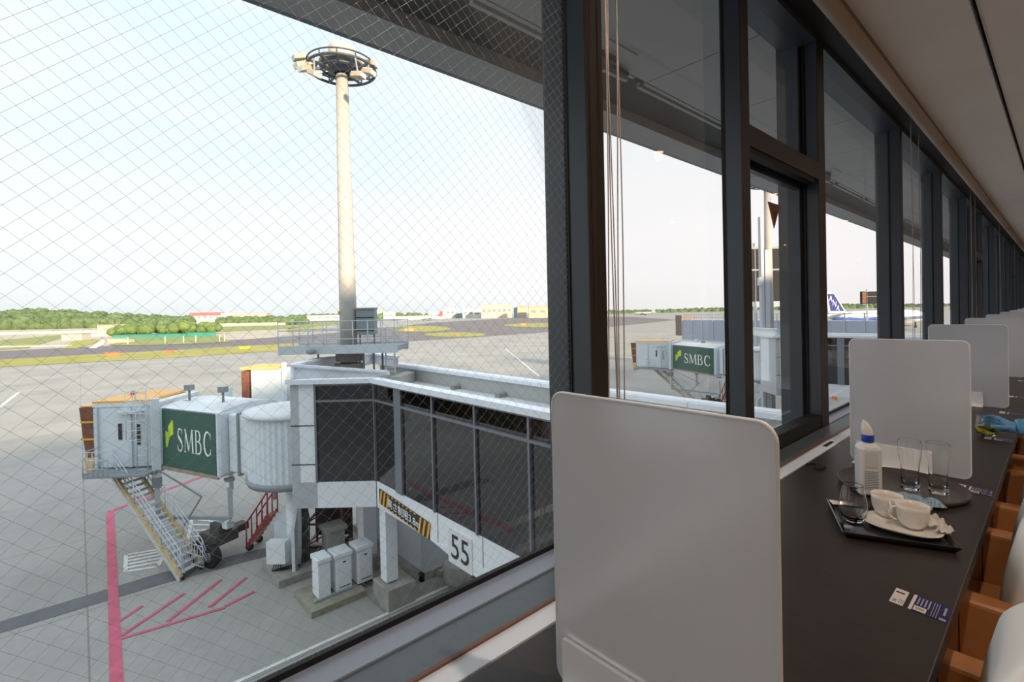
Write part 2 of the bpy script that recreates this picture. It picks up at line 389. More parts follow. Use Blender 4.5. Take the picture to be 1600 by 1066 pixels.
for yy in (2.55, 7.2):
    mb = MB(); mb.box(-2.3, -1.93, yy, yy+.36, 1.742, 1.752); struct(mb.build('soffit_hatch', M_soff))
    mb = MB(); mb.box(-2.22, -2.03, yy+.1, yy+.26, 1.70, 1.745); mb.box(-2.15, -2.1, yy+.26, yy+.5, 1.71, 1.74); struct(mb.build('soffit_bracket', M_soffd))

# ------------------------------------------------------------------ windows
XI, XG, XO = -.82, -.886, -.98
ZS, ZH = -.62, 1.36
M_pane = panemat('window_glass', (.985, .99, .99), .03)
M_panew = panemat('wired_window_glass', (.98, .99, .995), .06)
M_wire = mat('glass_wire', (.42, .41, .40), .5, .3)
P0 = 1.07; DP = 1.85
def mullion(parent, y0, y1, z0=ZS, z1=ZH, name='mullion'):
    mb = MB(); mb.box(XG, XI-.004, y0, y1, z0, z1); mb.build(name, M_frame, parent)
    mb = MB(); mb.box(XI-.004, XI, y0, y1, z0, z1); mb.build(name+'_face', M_frame_warm, parent)
def window(k, ya, yb, casement=False, wired=False):
    """bay from ya to yb; the main mullion stands at its far end"""
    W_ = bpy.data.objects.new('window_%d' % k, None); COL.objects.link(W_); W_.location = (XG, ya, ZS); struct(W_)
    y1 = yb-(.105 if casement else .07)
    mullion(W_, y1, yb)
    mb = MB(); mb.box(XO, XG-.012, y1+.005, yb-.005, ZS-.05, ZH+.2); mb.build('outer_fin', M_frame, W_)
    mb = MB(); mb.box(XG-.012, XG, y1-.004, yb+.004, ZS-.05, ZH); mb.build('gasket', M_gasket, W_)
    mb = MB(); mb.box(XO, XI+.002, ya, y1, ZH-.03, ZH+.03); mb.build('head_rail', M_frame, W_)
    mb = MB(); mb.box(XG-.012, XG, ya, y1-.004, ZS-.002, ZS+.016); mb.build('bottom_gasket', M_gasket, W_)
    mb = MB(); mb.box(XG, XI-.004, ya, y1, ZS-.02, ZS+.004); mb.build('bottom_rail', mat('blue_grey_rail', (.29, .35, .47), .45), W_)
    def pane(a, b, z0, z1, m=M_pane, n='pane'):
        mb = MB(); mb.box(XG-.008, XG-.004, a, b, z0, z1); return mb.build(n, m, W_)
    if not casement:
        p = pane(ya, y1-.004, ZS+.016, ZH-.03, M_panew if wired else M_pane)
        if wired:
            mb = MB(); s = .031; z0, z1, a, b = ZS+.016, ZH-.03, ya, y1-.004; H = z1-z0; q = .00014
            n = int((b-a+H)/s)+2
            for sg in (1, -1):
                for i in range(n):
                    # line y = c + sg*(z-z0)
                    c = (a-H+i*s) if sg == 1 else (a+i*s)
                    t0, t1 = 0.0, H
                    if sg == 1: t0 = max(0, a-c); t1 = min(H, b-c)
                    else: t0 = max(0, c-b); t1 = min(H, c-a)
                    if t1-t0 < .004: continue
                    A = Vector((XG-.0062, c+sg*t0, z0+t0*.93)); B = Vector((XG-.0062, c+sg*t1, z0+t1*.93))
                    if B.z > z1: continue
                    mb.bar(A, B, q*2, q*2, up=(1, 0, 0))
            mb.build('wire_mesh', M_wire, p)['kind'] = 'stuff'
    else:
        ym = ya+.857
        mullion(W_, ym, ym+.073, name='middle_mullion')
        mb = MB(); mb.box(XG-.012, XG, ym-.004, ym+.077, ZS, ZH); mb.build('gasket', M_gasket, W_)
        pane(ya, ym-.004, ZS+.016, ZH-.03)
        a, b = ym+.073, y1
        mb = MB(); mb.box(XG, XG+.008, b-.012, b, ZS, ZH-.03); mb.build('sash_stile', M_gasket, W_)
        mb = MB(); mb.box(XG, XI, a, b, .64, .725); mb.build('transom', M_frame_warm, W_, bevel=.002)
        mb = MB(); mb.box(XG, XI-.004, a, b-.001, ZS, -.555); mb.build('sash_bottom_rail', M_gasket, W_)
        mb = MB(); mb.box(XG+.02, XI-.006, a, b-.045, .618, .64); mb.build('sash_top_rail', M_gasket, W_)
        mb = MB(); mb.box(XO-.02, XG-.012, b-.035, b+.0, ZS-.05, ZH); mb.build('outer_jamb', M_frame, W_)
        mb = MB(); mb.box(XG-.04, XG-.012, a, b-.035, .60, .70); mb.build('outer_transom', M_frame, W_)
        mb = MB(); mb.box(XG-.04, XG-.012, a, b-.035, ZS-.05, -.585); mb.build('outer_sill', mat('blue_grey_rail', (.29, .35, .47), .45), W_)
        pane(a, b-.012, .725, ZH-.03); sp = pane(a, b-.012, -.555, .64, n='sash_pane')
        # inverted triangle mark of the fire access window, stuck on the glass
        t = [onx(1200.5, 315, XG), onx(1219, 321, XG), onx(1210, 357, XG)]; off = Vector((0, ya-P0, 0))
        cc = (t[0]+t[1]+t[2])/3
        mb = MB(); mb.slab([v+off for v in t], (-.003, 0, 0)); mb.build('triangle_mark', mat('rust_sticker', (.22, .09, .055), .6), sp)
        mb = MB()
        mb.slab([off+onx(1205, 319.5, XG+.001), off+onx(1214, 322.5, XG+.001), off+onx(1213.6, 325, XG+.001), off+onx(1205.2, 322, XG+.001)], (-.0005, 0, 0))
        mb.slab([off+onx(1209, 330, XG+.001), off+onx(1213.5, 331.5, XG+.001), off+onx(1212, 341, XG+.001), off+onx(1209.5, 340, XG+.001)], (-.0005, 0, 0))
        mb.build('mark_print', mat('dark_red_print', (.14, .03, .02), .6), sp)
    return W_
window(0, -.9, P0, wired=True)
window(1, P0, P0+DP, casement=True)
for k in range(2, 19): window(k, P0+DP*(k-1), P0+DP*k, casement=(k in (5, 9, 13)))
window(19, -2.45, -.9)
window(20, YN, -2.45)
mb = MB(); mb.box(-.96, XI, P0+DP*18, YF, -.66, 1.6); struct(mb.build('wall_window_end', M_fac))
# sill board, its brown edge, the pale service strip and its slots
mb = MB(); mb.box(XI-.004, -.739, YN, YF, -.66, ZS); struct(mb.build('window_board', M_sill))
mb = MB(); mb.box(-.739, -.7305, YN, YF, -.66, ZS+.004); struct(mb.build('trim_2', mat('brown_edge_strip', (.17, .075, .045), .5)))
mb = MB(); mb.box(-.7305, -.684, YN, YF, -.66, ZS-.001); struct(mb.build('trim_3', mat('pale_service_strip', (.74, .82, .92), .4)))
for k in range(-1, 20):
    yy = .80+1.708*k
    mb = MB(); mb.box(-.716, -.700, yy-.055, yy+.055, ZS-.0008, ZS+.0006)
    if k == 0 or k > 0: struct(mb.build('service_slot', M_gasket))
# blind housing tube under the ceiling edge
for k in range(-1, 10):
    a = -1.1+3.62*k-.72
    mb = MB(); mb.tube([(-.694, a+.004, 1.36), (-.694, a+3.616, 1.36)], .036, 20)
    o = mb.build('blind_tube', mat('beige_blind_tube', (.42, .33, .26), .45)); struct(o)
    mb = MB(); mb.box(-.70, -.66, a, a+3.62, 1.365, 1.40); struct(mb.build('blind_rail', mat('blind_rail', (.16, .12, .08), .5)))
# blind cords
M_cord = mat('beige_blind_cord', (.40, .33, .29), .7)
def cords(y, n, label, wob=.006):
    t = thing('blind_cord', label, 'blind cord', (-.75, y, 1.33), 'cords of the window blinds')
    for i in range(n):
        yy = y+i*.0135+(.006 if i % 2 else 0); pts = []
        for j in range(26):
            z = 1.36-1.97*j/25; pts.append((-.75+.004*math.sin(i*2+z*2), yy+wob*math.sin(z*3.1+i*1.7)*(1 if j else 0), z))
        mb = MB(); mb.tube(pts, .0016, 6); mb.build('cord', M_cord, t)
cords(.985, 5, 'bundle of five thin beige blind cords hanging beside the first dark mullion')
cords(4.66, 2, 'pair of thin blind cords in the bay behind the second partition')
cords(4.95, 2, 'second pair of thin blind cords further along the bay behind the second partition')
cords(8.15, 2, 'pair of pale cords hanging in front of the second casement window')
cords(8.60, 2, 'pale cords hanging close before the transom of the second casement window')
cords(12.1, 2, 'blind cords hanging in the far bays past the second casement')
cords(16.0, 2, 'blind cords hanging in the most distant bays of the window row')

# ceiling lamps of the lounge
for i, (x, y, en) in enumerate([(.6, -.5, 5), (.08, .92, 13), (.6, 3.9, 6), (.6, 6.5, 3), (.6, 9.5, 3), (.6, 13, 5), (2.4, -1.6, 16), (2.4, 3.2, 18), (2.4, 7.2, 18), (2.4, 12, 20), (2.4, 18, 22), (2.4, 25, 24), (4.4, 2, 20), (4.4, 8, 20), (4.4, 16, 24)]):
    t = thing('ceiling_downlight', 'round warm ceiling downlight over the lounge seats', 'ceiling light', (x, y, 1.4), 'lounge ceiling downlights')
    mb = MB(); mb.lathe([(.055, -.004), (.075, -.006), (.078, 0)], (x, y, 1.40), 24); mb.build('trim_ring', M_white, t)
    mb = MB(); mb.lathe([(.0001, -.003), (.04, -.003)], (x, y, 1.40), 24); mb.build('lens', mat('warm_lens', (1, .8, .6), .5, emit=((1, .50, .20), 7)), t)
    l = bpy.data.lights.new('downlight', 'SPOT'); l.spot_size = math.radians(150); l.spot_blend = .6; l.shadow_soft_size = .03; l.energy = en*3.2; l.color = (1, .80, .62)
    lo = bpy.data.objects.new('bulb', l); COL.objects.link(lo); lo.location = (x, y, 1.36); attach(lo, t)

# ================================================================== TABLE
mb = MB(); mb.box(-.679, -.152, YN+.02, YF-1, TZ-.035, TZ)
T_ = thing('counter_table', 'long dark brown wood counter running along the windows', 'table', (-.4, 4, FZ))
mb.build('table_top', M_table, T_, bevel=.002)
for k in range(12):
    yy = -1.2+3.1*k; mb = MB(); mb.box(-.62, -.45, yy, yy+.05, FZ, TZ-.035); mb.build('leg', M_gasket, T_)
mb = MB(); mb.box(-.684, -.679, YN, YF, -.70, ZS-.02); struct(mb.build('table_gap', M_gasket))
# coin-sized black cable ring left on the counter
o = MB()
c = onz(1281, 731, TZ)
o.tube([Vector((c.x-.03+.016*math.cos(a)*1, c.y+.03*math.sin(a), TZ+.003)) for a in [math.pi*i/8 for i in range(9)]], .0025, 6)
o.box(c.x-.012, c.x+.016, c.y-.035, c.y+.02, TZ, TZ+.006)
tag(o.build('cable_clip', M_gasket), 'small black cable clip lying on the counter near the pale strip', 'cable clip')

# ================================================================== PARTITIONS
def frost():
    m = bpy.data.materials.new('frosted_acrylic'); m.use_nodes = True; t = m.node_tree; b = t.nodes['Principled BSDF']
    b.inputs['Base Color'].default_value = (.88, .92, .98, 1); b.inputs['Roughness'].default_value = .34
    b.inputs['Transmission Weight'].default_value = .85; b.inputs['IOR'].default_value = 1.3
    tl = N(t, 'ShaderNodeBsdfTranslucent'); tl.inputs[0].default_value = (.93, .95, 1.0, 1)
    ms = N(t, 'ShaderNodeMixShader'); ms.inputs[0].default_value = .4
    o = t.nodes['Material Output']
    t.links.new(b.outputs[0], ms.inputs[1]); t.links.new(tl.outputs[0], ms.inputs[2]); t.links.new(ms.outputs[0], o.inputs[0])
    return m
M_frost = frost()
M_edge = mat('polished_acrylic_edge', (.80, .82, .84), .2)
M_foot = mat('white_acrylic_foot', (.88, .88, .89), .3)
def rrect(x0, x1, z0, z1, r, n=6):
    P = []
    for cx, cz, a in ((x1-r, z1-r, 0), (x0+r, z1-r, 90), (x0+r, z0+r, 180), (x1-r, z0+r, 270)):
        P += [(cx+r*math.cos(math.radians(a+90*i/n)), cz+r*math.sin(math.radians(a+90*i/n))) for i in range(n+1)]
    return P
PXL, PXR, PZT = -.570, -.219, -.1335
def partition(y, label):
    t = thing('table_partition', label, 'partition', ((PXL+PXR)/2, y, TZ), 'frosted table partitions')
    P = rrect(PXL, PXR, TZ+.006, PZT, .022)
    mb = MB(); mb.slab([(x, y-.003, z) for x, z in P], (0, .006, 0)); mb.build('panel', M_frost, t)
    # polished rim
    mb = MB(); n = len(P)
    mb.tube([(x, y, z) for x, z in P]+[(P[0][0], y, P[0][1])], .0031, 6, cap=False); mb.build('panel_edge', M_edge, t)
    fx0, fx1 = PXL+.018, PXL+.245
    P2 = rrect(fx0, fx1, TZ+.001, TZ+.085, .006)
    mb = MB(); mb.slab([(x, y-.010, z) for x, z in P2], (0, .0065, 0)); mb.build('upright', M_foot, t, bevel=.001)
    mb = MB(); mb.slab([(x, y+.0035, z) for x, z in P2], (0, .0065, 0)); mb.build('upright', M_foot, t, bevel=.001)
    mb = MB(); mb.box(fx0-.006, fx1, y-.04, y+.035, TZ, TZ+.006); mb.build('foot', M_foot, t, bevel=.0015)
    return t
PL = ['frosted partition nearest the camera, the largest one', 'frosted partition standing right behind the bottle and the two tall glasses',
      'frosted partition behind the glass of green tea', 'fourth frosted partition from the camera along the counter', 'fifth frosted partition from the camera, top peeping over the fourth',
      'sixth frosted partition from the camera along the counter', 'seventh frosted partition from the camera along the counter', 'eighth frosted partition from the camera along the counter',
      'ninth frosted partition, far down the counter', 'tenth frosted partition, far down the counter', 'last visible frosted partition at the far end of the counter']
for k in range(11): partition(.592+1.708*k, PL[k])

# ================================================================== PIER BUILDINGS
def pier(dY, label, first=True, dX=0, end=None):
    t = thing('boarding_pier', label, 'building', (-10, 9.9+dY, GZ))
    y0, y1 = 7.6+dY, 10.75+dY
    xc, xe = -15.85+dX, -1.0
    ZT = -2.28
    q = Vector((.6626, .749, 0)); qn = Vector((-.749, .6626, 0))      # chamfer direction and its inward normal
    c0 = Vector((xc, y0, 0)); c1 = c0-q*2.05; c2 = c0-q*2.92
    c3 = c2+qn*2.2; c4 = Vector((-22.3+dX, y1-.3, 0)); c5 = Vector((-21.6+dX, y1, 0))
    if end: c4 = Vector((end[0], y1-.3, 0)); c5 = Vector((end[0]+.6, y1, 0))
    out = [(xe, y0), (xc, y0), (c2.x, c2.y), (c3.x, c3.y), (c4.x, c4.y), (c5.x, c5.y), (xe, y1)]
    # floor slab skirt (white cladding) and core
    mb = MB(); mb.prism(out, -6.62, -5.72); mb.build('skirt_cladding', M_panelw, t)
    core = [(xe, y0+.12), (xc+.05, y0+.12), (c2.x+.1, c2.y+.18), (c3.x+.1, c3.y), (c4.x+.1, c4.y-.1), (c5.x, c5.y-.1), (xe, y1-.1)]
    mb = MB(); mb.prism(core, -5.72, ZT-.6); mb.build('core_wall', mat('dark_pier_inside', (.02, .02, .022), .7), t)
    # white end pylon on the chamfer
    mb = MB(); n = qn*1.0
    mb.slab([Vector((c1.x, c1.y, -6.62)), Vector((c2.x, c2.y, -6.62)), Vector((c2.x, c2.y, ZT)), Vector((c1.x, c1.y, ZT))], n-qn*.0)
    mb.slab([Vector((c2.x, c2.y, -6.62)), Vector((c3.x, c3.y, -6.62)), Vector((c3.x, c3.y, ZT+.0)), Vector((c2.x, c2.y, ZT+.0))], q*.3)
    mb.build('end_cladding', M_panelw, t)
    mb = MB(); o = qn*-.006
    for z in (-3.75, -5.1):
        mb = MB(); mb.bar(Vector((c1.x, c1.y, z))+o, Vector((c2.x, c2.y, z))+o, .02, .03); mb.build('cladding_joint', M_gasket, t)
    # roof, coping upstands
    mb = MB(); mb.prism(core, ZT-.6, ZT-.5); mb.build('flat_roof', mat('pale_roof', (.62, .61, .61), .8, var=.08, scale=1.5), t)
    M_cop = mat('white_coping', (.80, .84, .88), .4)
    mb = MB()
    for a, b in zip(out[:-1], out[1:]):
        if (a, b) == (out[0], out[1]) or True:
            A = Vector((a[0], a[1], ZT+.06)); B = Vector((b[0], b[1], ZT+.06)); mb.bar(A, B, .34, .16)
    mb.build('coping', M_cop, t)
    # parapet inner faces, rear upstand
    mb = MB()
    mb.box(xe-13.9, xe, y0+.02, y0+.16, ZT-.5, ZT+.02)
    mb.build('front_parapet', M_panelw, t)
    xr = -21.4+dX if not end else end[0]+.8
    mb = MB(); mb.bar((xe, y1-.1, ZT-.25), (xr, y1-.1, ZT-.25), .16, .5)
    mb.build('rear_upstand', mat('weathered_upstand', (.42, .43, .41), .8), t)
    mb = MB()
    for k in range(9):
        a = xe-2.4*k; b_ = max(xr, a-2.38)
        if a > xr: mb.bar((a, y1-.02, ZT+.06), (b_, y1-.02, ZT+.06), .5, .12)
    mb.build('rear_coping', M_cop, t)
    for k in range(5):
        mb = MB(); mb.box(-4.6+dX-2.6*k-.12, -4.6+dX-2.6*k+.12, y1-.5, y1-.22, ZT-.5, ZT-.36); mb.build('roof_block', M_conc, t)
    mb = MB(); mb.bar((-17.3+dX, y0+1.5, ZT-.3), (-18.4+dX, y1-.2, ZT-.3), .5, .4); mb.build('roof_kerb', mat('pale_concrete', (.42, .41, .38), .8), t)
    # raised end roof
    e = [Vector((c2.x, c2.y, 0))+qn*.1, Vector((c2.x, c2.y, 0))+qn*2.6, Vector((-22.0+dX, y1-.3, 0)), Vector((-19.6+dX, y1-.3, 0))]
    hz = [ZT+.75, ZT+.62, ZT+.55, ZT+.5]
    M_rf = M_panelw
    cap = MB(); wl = MB()
    inner = Vector((-17.2+dX, y0+1.15, 0))
    ring = [(e[0], .62), (e[1], .62), (e[2], .5), (e[3], .45)]
    for (a, ha), (b, hb) in zip(ring[:-1], ring[1:]):
        wl.slab([(a.x, a.y, ZT), (b.x, b.y, ZT), (b.x, b.y, ZT+hb), (a.x, a.y, ZT+ha)], qn*.0+Vector((.12, .05, 0)))
        cap.bar((a.x+.06, a.y, ZT+ha), (b.x+.06, b.y, ZT+hb), .3, .08)
    a, b = e[0], inner
    wl.slab([(a.x, a.y, ZT), (b.x, b.y, ZT), (b.x, b.y, ZT+.12), (a.x, a.y, ZT+.62)], (.02, .14, 0))
    cap.bar((a.x, a.y+.05, ZT+.62), (b.x, b.y+.05, ZT+.14), .3, .08)
    wl.build('end_parapet', M_rf, t); cap.build('end_coping', M_cop, t)
    # glazing with mullions and transoms
    def facade(A, B, xs, thick=None):
        A, B = Vector(A), Vector(B); d = (B-A).normalized(); n = Vector((d.y, -d.x, 0))
        if n.dot(Vector((0, -1, 0))) < 0: n = -n
        L = (B-A).length
        prev = 0
        for i, x in enumerate(list(xs)+[L]):
            for z0, z1 in ((-5.72, -2.93), (-2.88, ZT-.02)):
                mb = MB(); mb.obox(A+d*(prev+x)/2+n*-.04+Vector((0, 0, (z0+z1)/2)), d*((x-prev)/2-.02), n*.02, (0, 0, (z1-z0)/2)); mb.build('glass_panel', M_tint, t)
            prev = x
        for i, x in enumerate([0]+list(xs)):
            wd = .22 if (thick is not None and i == thick) else .035
            mb = MB(); mb.obox(A+d*x+n*.0+Vector((0, 0, (-5.72+ZT)/2)), d*wd, n*.05, (0, 0, (ZT+5.72)/2)); mb.build('mullion', M_mull, t)
        mb = MB(); mb.bar(A+n*.01+Vector((0, 0, -2.905)), B+n*.01+Vector((0, 0, -2.905)), .1, .07); mb.build('transom', M_mull, t)
        mb = MB(); mb.bar(A+n*.01+Vector((0, 0, ZT-.04)), B+n*.01+Vector((0, 0, ZT-.04)), .1, .1); mb.build('head_rail', M_mull, t)
    facade((xc, y0, 0), (xe, y0, 0), [v for v in (1.67, 3.72, 5.75, 7.78, 9.9, 12.0, 13.6) if v < xe-xc-.5], thick=1)
    facade((c1.x, c1.y, 0), (xc, y0, 0), [])
    mb = MB()
    for x in (-12.0, -9.9, -7.8, -5.7, -3.6):
        x += dX; mb = MB(); mb.box(x-.01, x+.01, y0-.006, y0, -6.62, -5.72); mb.build('skirt_joint', M_gasket, t)
    mb = MB()
    mb.bar(c0+Vector((0, -.006, -6.62)), c0+Vector((0, -.006, -5.72)), .02, .02)
    mb.build('skirt_joint', M_gasket, t)
    # sloping stair shaft under the pier towards the terminal: skirt drops below floor level
    mb = MB(); mb.slab([(-11.4+dX, y0-.01, -6.5), (xe, y0-.01, -6.5), (xe, y0-.01, -7.35), (-9.9+dX, y0-.01, -6.9), (-12.4+dX, y0-.01, -6.62)], (0, .3, 0)); mb.build('lower_skirt', M_panelw, t)
    return t
P1 = pier(0, 'white clad boarding pier with dark glass panels and the number 55')
# signs on the pier skirt
Yf = 7.6-.03
a = ony(593, 776, Yf); b = ony(673, 826, Yf); b2 = ony(673, 846, Yf); a2 = ony(593, 800, Yf)
z1, z0 = -5.95, -6.52
zt1, zt0 = -5.98, -6.36
A = Vector((-15.62, Yf, -6.42)); B = Vector((-12.45, Yf, -6.62)); H = Vector((0, 0, .50))
mb = MB(); mb.slab([A, B, B+H, A+H], (0, .03, 0)); sg = mb.build('height_limit_sign', M_letk, P1)
mb = MB(); d = (B-A)
for i in range(0, 3):
    for s0 in (0, .80):
        u0 = s0+i*.075; mb.slab([A+d*u0+Vector((0, -.004, 0)), A+d*(u0+.035)+Vector((0, -.004, 0)), A+d*(u0+.08)+H+Vector((0, -.004, 0)), A+d*(u0+.045)+H+Vector((0, -.004, 0))], (0, .003, 0))
for i in range(8):
    u0 = .2+i*.075
    for hh in ((0, .1), (.9, 1)): mb.slab([A+d*u0+H*hh[0]+Vector((0, -.004, 0)), A+d*(u0+.035)+H*hh[0]+Vector((0, -.004, 0)), A+d*(u0+.045)+H*hh[1]+Vector((0, -.004, 0)), A+d*(u0+.01)+H*hh[1]+Vector((0, -.004, 0))], (0, .003, 0))
mb.build('warning_stripes', M_yell, sg)
text('sign_lettering', '高さ制限3.8m', A+d*.2+H*.2+Vector((0, -.012, 0)), d, (0, 0, 1), .3, M_letw, sg, width=2.05, bold=.01)
mb = MB(); mb.box(-11.45, -10.35, 7.6-.025, 7.6-.0, -6.88, -5.92); s5 = mb.build('stand_number_plate', mat('white_number_plate', (.72, .74, .74), .5), P1)
text('stand_number', '55', (-11.3, 7.6-.03, -6.72), (1, 0, 0), (0, 0, 1), .66, M_letk, s5, width=.82, bold=.004)
# pillar carrying the pier and things below it
mb = MB(); mb.box(-15.95, -15.5, 7.72, 8.15, -9.2, -6.6); mb.build('pillar', M_panelw, P1)
mb = MB(); mb.box(-16.25, -15.1, 7.55, 8.6, GZ, -9.25); mb.build('pillar_base', M_conc, P1, bevel=.03)
mb = MB(); mb.box(-18.9, -18.35, 8.2, 8.75, GZ, -6.6); mb.build('pillar', M_panelw, P1)
mb = MB(); mb.box(-19.2, -18.1, 8.0, 9.0, GZ, -9.5); mb.build('pillar_base', M_conc, P1, bevel=.03)
o = MB(); o.prism([(-20.2, 9.0), (-19.6, 8.85), (-15.0, 13.4), (-15.0, 14.2), (-20.2, 14.2)], GZ+.12, -7.4)
r = thing('service_room', 'grey white service room under the dark glass pier', 'building', (-18, 11, GZ))
o = MB(); o.box(-22.0, -16.2, 9.5, 13.2, GZ+.15, -6.9); o.build('wall', mat('grey_white_sheet', (.48, .51, .53), .5), r)
o = MB(); o.box(-22.1, -16.0, 9.35, 9.5, GZ, GZ+.3); o.box(-16.2, -16.0, 9.35, 13.2, GZ, GZ+.3); o.build('plinth', M_conc, r)
o = MB(); o.box(-21.6, -20.3, 9.47, 9.5, -8.0, -7.1); o.build('window', M_tint, r)
o = MB(); o.bar((-21.6, 8.6, GZ+.1), (-17.6, 8.85, GZ+.1), .35, .2); o.bar((-17.6, 8.85, GZ+.1), (-13.5, 12.4, GZ+.1), .35, .2)
tag(o.build('concrete_kerb', mat('mossy_concrete', (.27, .26, .19), .9, var=.25, scale=2)), 'low mossy concrete kerb around the service room under the pier', 'kerb')
pl = thing('concrete_bollard', 'round tapered concrete bollard behind the number 55 sign', 'bollard', (-15.1, 10.35, GZ))
o = MB(); o.lathe([(.0001, 0), (.38, 0), (.5, .1), (.55, .75), (.45, .8), (.0001, .8)], (-15.1, 10.35, GZ), 16); o.build('body', M_conc, pl)
# beige pedestal block with a lid
bp = thing('beige_pedestal', 'beige stone-like pedestal with a flat lid behind the white cabinets', 'cabinet', (-19.9, 7.6, GZ))
o = MB(); o.box(-20.25, -19.6, 7.25, 7.95, GZ, GZ+1.35); o.build('body', mat('beige_grp', (.42, .42, .38), .7), bp)
o = MB(); o.box(-20.35, -19.5, 7.15, 8.05, GZ+1.35, GZ+1.5); o.build('lid', mat('beige_grp', (.42, .42, .38), .7), bp, bevel=.02)

# ---- three white cabinets on a concrete plinth
g0 = g(487, 968); g1 = g(573, 932); g2 = g(462, 930)
du = (g1-g0).normalized(); dv = Vector((-du.y, du.x, 0))
if (g2-g0).dot(dv) < 0: dv = -dv
mb = MB(); L = (g1-g0).length; W = 1.75
mb.slab([g0, g0+du*L, g0+du*L+dv*W, g0+dv*W], (0, 0, .22)); tag(mb.build('concrete_plinth', mat('mossy_concrete', (.27, .26, .19), .9)), 'low concrete plinth carrying three white cabinets on the apron', 'plinth')
mb = MB(); mb.slab([g0+du*.25+dv*.42+Vector((0, 0, .22)), g0+du*(L-.3)+dv*.42+Vector((0, 0, .22)), g0+du*(L-.3)+dv*.62+Vector((0, 0, .22)), g0+du*.25+dv*.62+Vector((0, 0, .22))], (0, 0, .07))
tag(mb.build('steel_base_rail', M_grey), 'grey steel rail on the plinth under the white cabinets', 'rail')
def cabinet(u, wd, dp, h, lab, tilt=0):
    P = g0+du*u+dv*.5+Vector((0, 0, .25)); t = thing('utility_cabinet', lab, 'cabinet', P, 'white utility cabinets by the pier')
    c = P+du*wd/2+dv*dp/2
    mb = MB(); mb.obox(c+Vector((0, 0, h/2)), du*wd/2, dv*dp/2, (0, 0, h/2)); mb.build('body', M_panelw, t, bevel=.01)
    mb = MB(); mb.obox(c+Vector((0, 0, h+.06)), du*(wd/2+.04), dv*(dp/2+.05), (0, 0, .08)); mb.build('lid', mat('white_lid', (.80, .84, .86), .4), t, bevel=.03)
    if tilt:
        mb = MB(); q0 = P-dv*.012+du*.08
        mb.obox(q0+du*(wd/2-.08)+Vector((0, 0, h*.5)), du*(wd/2-.06), dv*.01, (0, 0, h*.42)); dd = mb.build('door', M_panelw, t)
        mb = MB(); mb.obox(q0-dv*.012+du*(wd/2-.06)+Vector((0, 0, h*.84)), du*.05, dv*.012, (0, 0, .02)); mb.build('handle', M_gasket, dd)
        mb = MB(); mb.obox(q0-dv*.012+du*(wd/2-.05)+Vector((0, 0, .16)), du*.2, dv*.003, (0, 0, .014)); mb.build('nameplate', M_letk, dd)
        mb = MB(); mb.obox(c+Vector((0, 0, -.03)), du*wd/2, dv*dp/2, (0, 0, .04)); mb.build('base', M_gasket, t)
    return t
cabinet(.42, .42, .62, 1.25, 'narrow plain white cabinet, leftmost of the three on the plinth')
cabinet(1.02, .58, .62, 1.22, 'middle white cabinet of the three on the concrete plinth', 1)
cabinet(1.82, .58, .62, 1.22, 'rightmost white cabinet of the three on the concrete plinth', 1)

